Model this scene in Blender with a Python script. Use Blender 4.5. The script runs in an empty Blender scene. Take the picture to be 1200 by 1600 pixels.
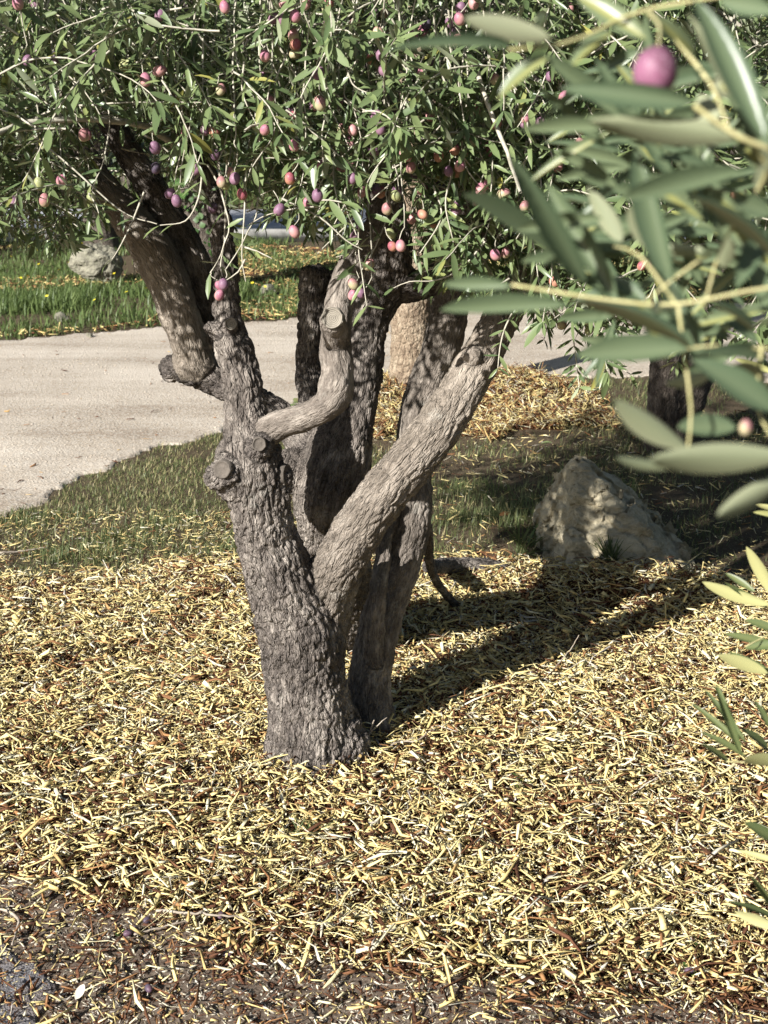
import bpy, math, random
import numpy as np
from mathutils import Vector, Matrix, noise

random.seed(7); rng = np.random.default_rng(7)
S = bpy.context.scene
COL = S.collection

# ------------------------------------------------------------------ camera, sky, sun, exposure
CAM_H, F_PX, HORIZON = 1.55, 2200.0, 120.0
TILT = math.atan((800 - HORIZON) / F_PX)
cam = bpy.data.cameras.new('camera')
cam.sensor_fit = 'VERTICAL'; cam.sensor_height = 36.0; cam.lens = F_PX * 36 / 1600
cam.clip_start = 0.05; cam.clip_end = 400
cam.dof.use_dof = True; cam.dof.focus_distance = 3.25; cam.dof.aperture_fstop = 10.5
camo = bpy.data.objects.new('camera', cam); COL.objects.link(camo)
camo.location = (0, 0, CAM_H); camo.rotation_euler = (math.pi / 2 - TILT, 0, 0)
S.camera = camo

SUN_EL = math.radians(28.5); SH = np.array([0.66, 0.7513])           # horizontal direction shadows fall
w = bpy.data.worlds.new('World'); S.world = w; w.use_nodes = True
nt = w.node_tree; bg = nt.nodes['Background']
sky = nt.nodes.new('ShaderNodeTexSky'); sky.sky_type = 'NISHITA'; sky.sun_disc = False
sky.sun_elevation = SUN_EL; sky.sun_rotation = math.atan2(-SH[0], -SH[1]) % (2 * math.pi)
nt.links.new(sky.outputs[0], bg.inputs[0]); bg.inputs[1].default_value = 0.05
sl = bpy.data.lights.new('sun', 'SUN'); sl.energy = 5.0; sl.angle = math.radians(0.53); sl.color = (1.0, 0.97, 0.92)
so = bpy.data.objects.new('sun', sl); COL.objects.link(so)
dv = Vector((SH[0] * math.cos(SUN_EL), SH[1] * math.cos(SUN_EL), -math.sin(SUN_EL)))
so.rotation_euler = dv.to_track_quat('-Z', 'Y').to_euler(); so.location = (-4, -5, 6)
S.view_settings.view_transform = 'Standard'; S.view_settings.look = 'None'
S.view_settings.exposure = 1.0; S.view_settings.gamma = 1.0; S.view_settings.use_curve_mapping = False
try:
    S.cycles.use_denoising = True
    S.cycles.max_bounces = 6; S.cycles.diffuse_bounces = 1; S.cycles.transmission_bounces = 3
except Exception: pass

# ------------------------------------------------------------------ maths helpers
CT, ST = math.cos(TILT), math.sin(TILT)
UP = np.array([0, ST, CT]); FW = np.array([0, CT, -ST]); RT = np.array([1.0, 0, 0])
def ray(px, py): return RT * ((px - 600) / F_PX) + UP * ((800 - py) / F_PX) + FW
def at(px, py, Y):
    d = ray(px, py); return np.array([0, 0, CAM_H]) + d * (Y / d[1])
def wpx(wd, px, py, Y):                     # a width in photo pixels at that depth, in metres
    d = ray(px, py); return wd / F_PX * (Y / d[1])
def gnd(px, py, z=0.0):
    d = ray(px, py); return (np.array([0, 0, CAM_H]) + d * ((z - CAM_H) / d[2]))
def proj(P):
    q = np.asarray(P, float) - np.array([0, 0, CAM_H]); dz = q @ FW
    return 600 + F_PX * (q @ RT) / dz, 800 - F_PX * (q @ UP) / dz
def wav(x, y, k, ph): return np.sin(x * k + ph + 1.7 * np.sin(y * k * .6 + ph)) * np.cos(y * k * .9 + 2 * ph + 1.3 * np.sin(x * k * .5))
def hgt(x, y):
    x = np.asarray(x, float); y = np.asarray(y, float)
    near = np.exp(-((y - 3.2) / 2.5) ** 2)
    h = .010 * wav(x, y, 4.1, .4) * near + .007 * wav(x, y, 9.3, 1.9) * near + .010 * wav(x, y, 1.3, 2.7)
    g = lambda cx, cy, sx, sy, a: a * np.exp(-((x - cx) / sx) ** 2 - ((y - cy) / sy) ** 2)
    h = h + g(.64, 6.7, .30, .28, .15) + g(-.04, 6.75, .2, .3, .09) + g(.30, 6.95, .4, .3, .03)
    h = h + g(.95, 4.12, .35, .14, .05) + g(.6, 4.15, .3, .12, .03)
    h = h + g(-.18, 3.15, .35, .3, .010)
    return h

# ------------------------------------------------------------------ mesh helpers
def tag(o, label=None, cat=None, group=None, kind=None):
    if label: o['label'] = label
    if cat: o['category'] = cat
    if group: o['group'] = group
    if kind: o['kind'] = kind
    return o
def mesh_np(name, V, tris=None, quads=None, mat=None, attrs=None, smooth=False):
    V = np.asarray(V, np.float32); me = bpy.data.meshes.new(name)
    tris = np.zeros((0, 3), np.int32) if tris is None else np.asarray(tris, np.int32).reshape(-1, 3)
    quads = np.zeros((0, 4), np.int32) if quads is None else np.asarray(quads, np.int32).reshape(-1, 4)
    me.vertices.add(len(V)); me.vertices.foreach_set('co', V.ravel())
    nl = tris.size + quads.size; me.loops.add(nl)
    me.loops.foreach_set('vertex_index', np.concatenate([tris.ravel(), quads.ravel()]))
    nf = len(tris) + len(quads); me.polygons.add(nf)
    tot = np.concatenate([np.full(len(tris), 3), np.full(len(quads), 4)]).astype(np.int32)
    st = np.zeros(nf, np.int32); st[1:] = np.cumsum(tot)[:-1]
    me.polygons.foreach_set('loop_start', st); me.polygons.foreach_set('loop_total', tot)
    if smooth: me.polygons.foreach_set('use_smooth', np.ones(nf, bool))
    me.update(calc_edges=True)
    for k, a in (attrs or {}).items():
        a = np.asarray(a, np.float32)
        if a.ndim == 1: at_ = me.attributes.new(k, 'FLOAT', 'POINT'); at_.data.foreach_set('value', a)
        else: at_ = me.attributes.new(k, 'FLOAT_VECTOR', 'POINT'); at_.data.foreach_set('vector', a.ravel())
    if mat: me.materials.append(mat)
    me.validate(); return me
def link(name, me, parent=None, loc=None):
    o = bpy.data.objects.new(name, me); COL.objects.link(o)
    if parent is not None: o.parent = parent
    if loc is not None: o.location = loc
    return o
def empty(name, loc=(0, 0, 0)):
    o = bpy.data.objects.new(name, None); COL.objects.link(o); o.location = loc; o.empty_display_size = .1; return o
class Acc:
    """collects many small pieces into one mesh"""
    def __init__(s): s.V = []; s.T = []; s.Q = []; s.A = []; s.n = 0
    def add(s, V, T=None, Q=None, a=0.0):
        V = np.asarray(V, float)
        if T is not None and len(T): s.T.append(np.asarray(T) + s.n)
        if Q is not None and len(Q): s.Q.append(np.asarray(Q) + s.n)
        s.V.append(V); s.A.append(np.full(len(V), a) if np.isscalar(a) else a); s.n += len(V)
    def mesh(s, name, mat, smooth=False):
        return mesh_np(name, np.concatenate(s.V), np.concatenate(s.T) if s.T else None,
                       np.concatenate(s.Q) if s.Q else None, mat, {'tint': np.concatenate(s.A)}, smooth)
def many(tV, tT, tQ, pos, A, B, C, tint):
    """template verts (k,3) in frames A,B,C (each n,3, already scaled) at pos -> V,T,Q,attr"""
    n = len(pos); k = len(tV); tV = np.asarray(tV, float)
    if tV.ndim == 2: tV = np.broadcast_to(tV, (n, k, 3))
    k = tV.shape[1]
    V = pos[:, None] + tV[..., 0:1] * A[:, None] + tV[..., 1:2] * B[:, None] + tV[..., 2:3] * C[:, None]
    off = (np.arange(n) * k)[:, None, None]
    T = (np.asarray(tT)[None] + off).reshape(-1, 3) if tT is not None else None
    Q = (np.asarray(tQ)[None] + off).reshape(-1, 4) if tQ is not None else None
    return V.reshape(-1, 3), T, Q, np.repeat(tint, k)
def nrm(a): return a / np.maximum(np.linalg.norm(a, axis=-1, keepdims=True), 1e-9)
def catmull(P, step=.02):
    P = np.asarray(P, float); out = []
    Q = np.vstack([2 * P[0] - P[1], P, 2 * P[-1] - P[-2]])
    for i in range(1, len(Q) - 2):
        n = max(2, int(np.linalg.norm(Q[i + 1][:3] - Q[i][:3]) / step))
        for t in np.arange(n) / n:
            out.append(.5 * ((2 * Q[i]) + (-Q[i - 1] + Q[i + 1]) * t + (2 * Q[i - 1] - 5 * Q[i] + 4 * Q[i + 1] - Q[i + 2]) * t * t + (-Q[i - 1] + 3 * Q[i] - 3 * Q[i + 1] + Q[i + 2]) * t ** 3))
    out.append(P[-1]); return np.array(out)
def frames(C):
    T = nrm(np.gradient(C, axis=0)); n = np.cross(T[0], [0, 1, .1]); n /= np.linalg.norm(n); N = []
    for t in T:
        n = n - t * (n @ t); n /= max(np.linalg.norm(n), 1e-9); N.append(n.copy())
    N = np.array(N); return T, N, np.cross(T, N)
def tube(C, R, k=6, cap=True):
    C = np.asarray(C, float); R = np.broadcast_to(np.asarray(R, float), (len(C),)); T, N, B = frames(C)
    a = np.arange(k) / k * 2 * math.pi
    V = (C[:, None] + R[:, None, None] * (np.cos(a)[None, :, None] * N[:, None] + np.sin(a)[None, :, None] * B[:, None])).reshape(-1, 3)
    Q = []; m = len(C)
    for i in range(m - 1):
        for j in range(k):
            j2 = (j + 1) % k; Q.append((i * k + j, i * k + j2, (i + 1) * k + j2, (i + 1) * k + j))
    Tr = []
    if cap:
        V = np.vstack([V, C[0] - T[0] * R[0] * .5, C[-1] + T[-1] * R[-1] * .5]); a0 = len(V) - 2
        for j in range(k):
            j2 = (j + 1) % k; Tr.append((a0, j2, j)); Tr.append((a0 + 1, (m - 1) * k + j, (m - 1) * k + j2))
    return V, np.array(Tr, int).reshape(-1, 3), np.array(Q)

# ------------------------------------------------------------------ materials
class NT:
    def __init__(s, name):
        s.m = bpy.data.materials.new(name); s.m.use_nodes = True; s.t = s.m.node_tree; s.t.nodes.clear()
        s.out = s.n('ShaderNodeOutputMaterial')
    def n(s, typ, ins=None, **kw):
        nd = s.t.nodes.new(typ)
        for k, v in kw.items(): setattr(nd, k, v)
        for k, v in (ins or {}).items(): s.set(nd.inputs[k], v)
        return nd
    def set(s, sock, v):
        if isinstance(v, bpy.types.NodeSocket): s.t.links.new(v, sock)
        elif isinstance(v, bpy.types.Node): s.t.links.new(v.outputs[0], sock)
        else: sock.default_value = v
    def attr(s, name): return s.n('ShaderNodeAttribute', attribute_name=name)
    def pos(s): return s.n('ShaderNodeTexCoord').outputs['Object']
    def mapv(s, v, sc): return s.n('ShaderNodeMapping', {'Vector': v, 'Scale': sc})
    def noise(s, v, sc, det=4, rough=.6): return s.n('ShaderNodeTexNoise', {'Vector': v, 'Scale': sc, 'Detail': det, 'Roughness': rough})
    def vor(s, v, sc, feat='F1'): return s.n('ShaderNodeTexVoronoi', {'Vector': v, 'Scale': sc}, feature=feat)
    def ramp(s, f, stops, interp='LINEAR'):
        r = s.n('ShaderNodeValToRGB', {'Fac': f}); e = r.color_ramp.elements; r.color_ramp.interpolation = interp
        while len(e) < len(stops): e.new(.5)
        for q, (p, c) in zip(e, stops): q.position = p; q.color = (*c, 1) if len(c) == 3 else c
        return r.outputs[0]
    def mix(s, f, a, b, typ='MIX'):
        m = s.n('ShaderNodeMix', data_type='RGBA', blend_type=typ); s.set(m.inputs['Factor'], f)
        s.set(m.inputs[6], a if not isinstance(a, tuple) else (*a, 1)); s.set(m.inputs[7], b if not isinstance(b, tuple) else (*b, 1)); return m.outputs[2]
    def math(s, op, a, b=0.0, clamp=False):
        m = s.n('ShaderNodeMath', operation=op, use_clamp=clamp); s.set(m.inputs[0], a); s.set(m.inputs[1], b); return m.outputs[0]
    def bump(s, h, strength=.5, dist=.002, prev=None):
        b = s.n('ShaderNodeBump', {'Height': h, 'Strength': strength, 'Distance': dist})
        if prev is not None: s.set(b.inputs['Normal'], prev)
        return b.outputs[0]
    def bsdf(s, col, rough=.8, spec=.3, normal=None, **kw):
        b = s.n('ShaderNodeBsdfPrincipled'); s.set(b.inputs['Base Color'], col if not isinstance(col, tuple) else (*col, 1))
        s.set(b.inputs['Roughness'], rough); s.set(b.inputs['Specular IOR Level'], spec)
        if normal is not None: s.set(b.inputs['Normal'], normal)
        for k, v in kw.items(): s.set(b.inputs[k.replace('_', ' ')], v)
        return b.outputs[0]
    def done(s, sh): s.set(s.out.inputs[0], sh); return s.m

def bark_mat(name, dark, mid, light, cell=75, bump=1.0, stretch=.32, lich=None):
    m = NT(name); v = m.attr('bark').outputs['Vector']; rg = m.attr('rough').outputs['Fac']; p = m.pos()
    vs = m.mapv(v, (1, 1, stretch))
    wv = m.n('ShaderNodeVectorMath', {0: vs.outputs[0], 1: m.n('ShaderNodeVectorMath', {0: m.noise(vs, 35, 3).outputs['Color'], 'Scale': .018}, operation='SCALE').outputs[0]}, operation='ADD')
    e = m.vor(wv, cell, 'DISTANCE_TO_EDGE').outputs['Distance']
    e2 = m.vor(wv, cell * 2.6, 'DISTANCE_TO_EDGE').outputs['Distance']
    fine = m.noise(m.mapv(v, (1, 1, .5)), 320, 5, .7).outputs[0]
    big = m.noise(p, 9, 5, .65).outputs[0]; med = m.noise(vs, 60, 5, .7).outputs[0]
    ee = m.math('MULTIPLY', m.math('MINIMUM', m.math('MULTIPLY', e, 5.0), 1.0), rg)
    e2_ = m.math('MULTIPLY', m.math('MINIMUM', m.math('MULTIPLY', e2, 5.0), 1.0), m.math('MULTIPLY', rg, .5))
    h = m.math('ADD', m.math('ADD', ee, e2_), m.math('MULTIPLY', fine, .55)); h = m.math('ADD', h, m.math('MULTIPLY', med, .5))
    nr = m.bump(h, bump, .006)
    c = m.ramp(m.math('ADD', m.math('MULTIPLY', big, .5), m.math('MULTIPLY', med, .5)), [(.38, dark), (.5, mid), (.63, light)])
    tone = m.attr('tone').outputs['Fac']
    c = m.mix(tone, c, m.mix(med, (.19, .155, .115), (.60, .51, .40)))
    c = m.mix(m.math('MULTIPLY', m.ramp(fine, [(.45, (0, 0, 0)), (.7, (1, 1, 1))]), .35), c, light)
    lc = m.ramp(m.noise(p, 14, 6, .7).outputs[0], [(.6, (0, 0, 0)), (.68, (1, 1, 1))])
    c = m.mix(m.math('MULTIPLY', lc, .45), c, lich or (.42, .40, .35))
    return m.done(m.bsdf(c, .9, .15, nr))
M = {}
M['bark'] = bark_mat('olive_bark', (.034, .029, .027), (.135, .115, .102), (.40, .355, .31))
M['bark_warm'] = bark_mat('plated_tan_bark', (.12, .08, .055), (.29, .22, .155), (.46, .385, .285), cell=42, bump=1.0, stretch=.6, lich=(.5, .42, .3))
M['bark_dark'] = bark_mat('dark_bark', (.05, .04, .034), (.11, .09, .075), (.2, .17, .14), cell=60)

def cut_mat():
    m = NT('weathered_cut_wood'); p = m.pos()
    r = m.n('ShaderNodeVectorMath', {0: m.mapv(p, (1, 1, .01)).outputs[0]}, operation='LENGTH').outputs['Value']
    ring = m.math('SINE', m.math('MULTIPLY', m.math('ADD', r, m.math('MULTIPLY', m.noise(p, 60, 3).outputs[0], .004)), 1700))
    nz = m.noise(p, 90, 5).outputs[0]
    c = m.mix(nz, (.13, .12, .10), (.42, .38, .31)); c = m.mix(m.math('MULTIPLY', m.math('ADD', ring, 1), .25), c, (.12, .10, .085))
    return m.done(m.bsdf(c, .9, .1, m.bump(ring, .5, .001)))
M['cut'] = cut_mat()
def cutd():
    m = NT('dark_cut_wood'); p = m.pos()
    c = m.mix(m.noise(p, 120, 5).outputs[0], (.05, .043, .037), (.19, .165, .14))
    return m.done(m.bsdf(c, .9, .1, m.bump(m.noise(p, 200, 4).outputs[0], .6, .002)))
M['cut_dark'] = cutd()

def leaf_mat(name, top, top2, under, rough=.42, trans=.22, odd=(.30, .28, .06)):
    m = NT(name); t = m.attr('tint').outputs['Fac']
    c = m.ramp(t, [(0, top), (.9, top2), (.965, odd), (1, odd)])
    c = m.mix(m.math('MULTIPLY', m.noise(m.pos(), 45, 3).outputs[0], .35), c, m.mix(.5, c, under))
    u = m.mix(m.math('MULTIPLY', t, .6), under, top2)
    bf = m.n('ShaderNodeNewGeometry').outputs['Backfacing']
    cc = m.mix(bf, c, u)
    rr = m.math('ADD', m.math('MULTIPLY', bf, .3), rough)
    b = m.bsdf(cc, rr, .45)
    tr = m.n('ShaderNodeBsdfTranslucent', {'Color': m.mix(.5, cc, (.22, .28, .08), 'MIX')})
    mx = m.n('ShaderNodeMixShader', {0: trans, 1: b, 2: tr}); return m.done(mx.outputs[0])
M['leaf'] = leaf_mat('olive_leaf', (.052, .094, .030), (.165, .215, .08), (.35, .38, .27), rough=.36, trans=.15)
M['leaf_near'] = leaf_mat('near_olive_leaf', (.044, .082, .044), (.14, .18, .095), (.34, .35, .22), trans=.12, rough=.34)
M['leaf_edge'] = leaf_mat('yellow_edged_leaf', (.05, .085, .03), (.40, .40, .16), (.40, .38, .18), trans=.12, rough=.4)
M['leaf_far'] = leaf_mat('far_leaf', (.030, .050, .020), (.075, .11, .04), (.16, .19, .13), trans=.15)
M['ivy'] = leaf_mat('ivy_leaf', (.035, .085, .02), (.07, .14, .035), (.10, .15, .06))
M['grass'] = leaf_mat('grass_blade', (.062, .102, .030), (.19, .21, .08), (.11, .13, .055), rough=.5, trans=.3, odd=(.42, .36, .18))
M['grass_verge'] = leaf_mat('verge_grass_blade', (.058, .105, .028), (.17, .22, .07), (.09, .14, .04), rough=.5, trans=.3, odd=(.42, .36, .18))
def simple(name, a, b, sc=30, rough=.8, spec=.2, bmp=.3):
    m = NT(name); p = m.pos(); nz = m.noise(p, sc, 5, .65).outputs[0]
    return m.done(m.bsdf(m.mix(m.ramp(nz, [(.3, (0, 0, 0)), (.7, (1, 1, 1))]), a, b), rough, spec, m.bump(nz, bmp, .002)))
M['twig'] = simple('pale_twig', (.28, .26, .20), (.60, .56, .46), 60)
M['twig_near'] = simple('near_yellow_twig', (.34, .32, .14), (.55, .50, .27), 60)
M['twig_dead'] = simple('dead_twig', (.16, .12, .09), (.50, .44, .36), 50)
M['dryleaf'] = simple('dry_leaf', (.16, .07, .025), (.36, .19, .08), 50)
M['pale_leaf'] = simple('bleached_leaf', (.55, .48, .38), (.75, .68, .58), 60)
def chip_mat():
    m = NT('wood_chip'); t = m.attr('tint').outputs['Fac']; p = m.pos()
    c = m.ramp(t, [(0, (.035, .014, .009)), (.12, (.13, .055, .03)), (.22, (.36, .19, .08)), (.32, (.64, .50, .21)), (.72, (.80, .68, .32)), (.90, (.80, .75, .53)), (1, (.46, .42, .37))])
    g = m.noise(p, 240, 3).outputs[0]
    c = m.mix(m.math('MULTIPLY', m.ramp(g, [(.45, (0, 0, 0)), (.75, (1, 1, 1))]), .3), c, (.30, .16, .06))
    return m.done(m.bsdf(c, .75, .2, m.bump(g, .4, .001)))
M['chip'] = chip_mat()
def olive_mat(name, a, b, spot):
    m = NT(name); p = m.pos(); z = m.n('ShaderNodeSeparateXYZ', {0: p}).outputs
    g = m.math('ADD', m.math('MULTIPLY', z[2], 38), m.math('MULTIPLY', z[0], 34)); g = m.math('ADD', m.math('ADD', g, .5), m.math('SUBTRACT', m.noise(p, 90, 3).outputs[0], .5))
    c = m.mix(m.ramp(g, [(.25, (0, 0, 0)), (.8, (1, 1, 1))]), a, b)
    sp = m.ramp(m.noise(p, 420, 2).outputs[0], [(.6, (0, 0, 0)), (.66, (1, 1, 1))]); c = m.mix(m.math('MULTIPLY', sp, .45), c, spot); c = m.mix(m.math('MULTIPLY', m.noise(p, 160, 4).outputs[0], .45), c, m.mix(.5, c, (.45, .42, .46)))
    return m.done(m.bsdf(c, .52, .35, None))
M['olive_pink'] = olive_mat('olive_skin_pink', (.52, .25, .23), (.33, .095, .15), (.60, .42, .40))
M['olive_violet'] = olive_mat('olive_skin_violet', (.22, .10, .15), (.15, .055, .11), (.42, .25, .34))
M['olive_red'] = olive_mat('olive_skin_red', (.45, .20, .11), (.28, .04, .06), (.60, .3, .25))
M['olive_dark'] = olive_mat('olive_skin_dark', (.07, .02, .045), (.03, .015, .04), (.2, .12, .2))
M['olive_blush'] = olive_mat('olive_skin_blush', (.44, .38, .20), (.34, .13, .13), (.7, .55, .45))
M['olive_green'] = olive_mat('olive_skin_green', (.34, .35, .13), (.24, .27, .09), (.6, .6, .4))
M['olive_near'] = olive_mat('olive_skin_near', (.24, .07, .14), (.12, .022, .055), (.60, .35, .48))

def soil_mat():
    m = NT('soil'); p = m.pos(); a = m.noise(p, 6, 8, .7).outputs[0]; b = m.noise(p, 90, 6, .75).outputs[0]
    c = m.mix(a, (.055, .038, .024), (.13, .10, .065)); c = m.mix(m.ramp(b, [(.5, (0, 0, 0)), (.75, (1, 1, 1))]), c, (.24, .20, .13))
    return m.done(m.bsdf(c, .95, .1, m.bump(b, .9, .01)))
M['soil'] = soil_mat()
def bed_mat():
    m = NT('mulch_humus'); p = m.pos(); b = m.noise(p, 120, 6, .75).outputs[0]
    c = m.mix(m.ramp(b, [(.4, (0, 0, 0)), (.7, (1, 1, 1))]), (.035, .014, .008), (.16, .075, .035))
    return m.done(m.bsdf(c, .95, .1, m.bump(b, 1, .01)))
M['bed'] = bed_mat()
def road_mat():
    m = NT('packed_gravel'); p = m.pos(); lo = m.noise(p, 1.1, 5, .6).outputs[0]; hi = m.noise(p, 70, 6, .8).outputs[0]
    vc = m.vor(p, 85).outputs['Color']; vd = m.vor(p, 85).outputs['Distance']
    rut = m.noise(m.mapv(p, (.35, 3.2, 1)), 1.2, 4, .6).outputs[0]
    c = m.ramp(m.math('ADD', m.math('MULTIPLY', lo, .5), m.math('MULTIPLY', rut, .5)), [(.38, (.31, .25, .19)), (.5, (.43, .365, .29)), (.62, (.54, .47, .385))])
    bw = m.n('ShaderNodeRGBToBW', {0: vc}).outputs[0]
    c = m.mix(m.math('MULTIPLY', m.ramp(bw, [(.3, (0, 0, 0)), (.8, (1, 1, 1))]), .4), c, (.66, .61, .53))
    c = m.mix(m.math('MULTIPLY', m.ramp(hi, [(.56, (0, 0, 0)), (.68, (1, 1, 1))]), .55), c, (.27, .21, .155))
    d = m.math('ADD', hi, m.math('MULTIPLY', vd, .7))
    return m.done(m.bsdf(c, .95, .1, m.bump(d, .6, .008)))
M['road'] = road_mat()
def grit_mat():
    m = NT('grey_grit'); p = m.pos(); v = m.vor(p, 240); bw = m.n('ShaderNodeRGBToBW', {0: v.outputs['Color']}).outputs[0]
    n2 = m.noise(p, 5, 5).outputs[0]
    c = m.mix(bw, (.07, .07, .078), (.24, .24, .255)); c = m.mix(m.ramp(n2, [(.4, (0, 0, 0)), (.6, (1, 1, 1))]), c, m.mix(.5, c, (.20, .13, .085)))
    return m.done(m.bsdf(c, .9, .2, m.bump(v.outputs['Distance'], .8, .003)))
M['grit'] = grit_mat()
M['asphalt'] = simple('pale_asphalt', (.30, .31, .34), (.40, .40, .42), 60)
M['kerb'] = simple('pale_kerb', (.50, .48, .45), (.68, .66, .62), 12)
def rock_mat(name, a, b, lich):
    m = NT(name); p = m.pos(); n1 = m.noise(m.mapv(p, (1, 1, 2)), 7, 8, .7).outputs[0]; n2 = m.noise(p, 60, 6, .75).outputs[0]
    vv = m.vor(m.mapv(p, (1, 1, 2.2)), 9, 'DISTANCE_TO_EDGE').outputs['Distance']
    c = m.ramp(n1, [(.35, a), (.6, b)]); c = m.mix(m.math('MULTIPLY', m.ramp(n2, [(.45, (0, 0, 0)), (.65, (1, 1, 1))]), .5), c, lich)
    h = m.math('ADD', m.math('MULTIPLY', m.math('MINIMUM', m.math('MULTIPLY', vv, 8), 1), .5), m.math('ADD', n1, n2))
    return m.done(m.bsdf(c, .92, .15, m.bump(h, .9, .012)))
M['rock'] = rock_mat('ochre_rock', (.28, .235, .15), (.58, .51, .36), (.66, .61, .46))
M['rock2'] = rock_mat('grey_lichen_rock', (.11, .10, .08), (.28, .26, .205), (.32, .33, .22))
M['yellow'] = simple('yellow_petal', (.75, .62, .03), (.8, .7, .08), 30)
M['kerf'] = M['cut']

# ------------------------------------------------------------------ ground, road, beds
def grid_sheet(name, xs, ys, zoff, mat, inside=None, dz=None):
    X, Y = np.meshgrid(xs, ys); Z = hgt(X, Y) + zoff
    if dz is not None: Z = Z + dz(X, Y)
    V = np.stack([X, Y, Z], -1).reshape(-1, 3); nx, ny = len(xs), len(ys)
    i, j = np.meshgrid(np.arange(nx - 1), np.arange(ny - 1)); a = (j * nx + i).ravel()
    Q = np.stack([a, a + 1, a + nx + 1, a + nx], -1)
    if inside is not None:
        cx = V[Q, 0].mean(1); cy = V[Q, 1].mean(1); Q = Q[inside(cx, cy)]
        u, inv = np.unique(Q.ravel(), return_inverse=True); V = V[u]; Q = inv.reshape(-1, 4); cnt = np.bincount(Q.ravel(), minlength=len(V)); V[cnt < 4, 2] -= zoff + .012   # the sheet's rim dips into the ground
    return link(name, mesh_np(name, V, None, Q, mat, None, True))
def poly_in(poly):
    P = np.array(poly, float)
    def f(x, y):
        x = np.asarray(x); y = np.asarray(y); c = np.zeros(x.shape, bool); j = len(P) - 1
        for i in range(len(P)):
            xi, yi = P[i]; xj, yj = P[j]
            hit = ((yi > y) != (yj > y)) & (x < (xj - xi) * (y - yi) / (yj - yi + 1e-12) + xi); c ^= hit; j = i
        return c
    return f
def gpoly(pts): return [tuple(gnd(*p)[:2]) for p in pts]

xs = np.concatenate([-np.geomspace(60, 2.6, 26), np.arange(-2.5, 2.51, .06), np.geomspace(2.6, 60, 26)])
ys = np.concatenate([np.arange(-6, 1.5, .5), np.arange(1.5, 8, .06), np.arange(8, 16, .25), np.geomspace(16, 90, 24)])
tag(grid_sheet('ground', xs, ys, 0, M['soil']), 'dark soil ground under the grass and mulch', kind='structure')
NEAR = [(-400, 1010), (-150, 880), (0, 812), (60, 785), (150, 738), (250, 702), (360, 668), (480, 640), (600, 615), (800, 592), (1000, 592), (1300, 600)]
FAR = [(1300, 468), (900, 476), (600, 487), (400, 500), (260, 511), (130, 521), (0, 532), (-200, 545), (-400, 556)]
road_poly = [(-9, 2.2)] + gpoly(NEAR) + [(9, 7.2), (9, 11)] + gpoly(FAR) + [(-9, 6)]
in_road = poly_in(road_poly)
def wob(f, amp=.05):
    return lambda x, y: f(x + amp * wav(x, y, 11, .3) + .4 * amp * wav(x, y, 31, 1.3) + .25 * amp * wav(x, y, 83, .3), y + amp * wav(x, y, 13, 2.1) + .4 * amp * wav(x, y, 37, .3))
in_road_w = wob(in_road)
tag(grid_sheet('gravel_road', np.concatenate([np.arange(-6, -2.3, .06), np.arange(-2.3, 1.2, .016), np.arange(1.2, 6, .06)]), np.concatenate([np.arange(2.4, 4.5, .06), np.arange(4.5, 7.6, .018), np.arange(7.6, 11.2, .05)]), .006, M['road'], in_road_w,
               lambda x, y: .002 + .002 * wav(x, y, 2.2, .2)), 'pale packed gravel road curving behind the olive tree', kind='structure')
BED = [(-400, 930), (-100, 905), (0, 902), (100, 905), (200, 888), (300, 872), (380, 880), (520, 885), (670, 885), (760, 878), (850, 892), (1000, 908), (1100, 925), (1200, 930), (1500, 950)]
bed_poly = gpoly(BED) + [(1.9, 1.2), (-1.9, 1.2), (-1.9, 3)]
in_bed = poly_in(bed_poly); in_bed_w = wob(in_bed, .04)
bed = tag(grid_sheet('mulch_bed', np.arange(-1.9, 1.9, .025), np.arange(1.2, 4.8, .025), .008, M['bed'], in_bed_w,
                     lambda x, y: .006 * wav(x, y, 40, .7) + .005 * wav(x, y, 67, 1.7)), 'bed of wood mulch around the olive tree', kind='structure')
in_mound = poly_in([(-.38, 6.15), (.12, 6.2), (.45, 6.15), (1.05, 6.35), (1.05, 7.0), (.75, 7.25), (-.35, 7.2)])
mound = tag(grid_sheet('mulch_mound', np.arange(-.6, 1.3, .035), np.arange(6, 7.5, .035), .008, M['bed'], wob(in_mound)), 'low mound of mulch beside the gravel road', kind='structure')
M['worn'] = simple('worn_soil', (.05, .034, .024), (.22, .175, .135), 130, .95, .1, 1.0)
worn = poly_in(gpoly([(-500, 1250), (0, 1340), (110, 1430), (330, 1462), (600, 1528), (900, 1560), (1500, 1590), (1500, 2400), (-900, 2400)]))
tag(grid_sheet('worn_soil', np.arange(-1.3, 1.2, .012), np.arange(1.5, 2.75, .012), .014, M['worn'], wob(worn, .05)), 'trodden grey brown soil in front of the mulch', kind='structure')
grit = poly_in(gpoly([(-300, 1470), (0, 1455), (45, 1500), (75, 1560), (60, 1640), (40, 1800), (-400, 1900)]))
tag(grid_sheet('grit_patch', np.arange(-1.2, -.2, .007), np.arange(1.7, 2.6, .007), .018, M['grit'], wob(grit, .03)), 'grey gritty patch in the bottom left corner', kind='structure')
grid = grid_sheet('far_road', np.arange(-16, 16, .5), np.arange(14.2, 17.6, .3), .006, M['asphalt'])
tag(grid, 'pale asphalt road beyond the trees', kind='structure')
kb = Acc()
for (x0, x1) in ((-16, -.2),):
    z0, z1, y0, y1 = 0, .12, 14.0, 14.18
    V = [(x, y, z) for x in (x0, x1) for y in (y0, y1) for z in (z0, z1)]
    kb.add(V, None, [(0, 1, 3, 2), (4, 6, 7, 5), (0, 4, 5, 1), (2, 3, 7, 6), (1, 5, 7, 3), (0, 2, 6, 4)])
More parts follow.
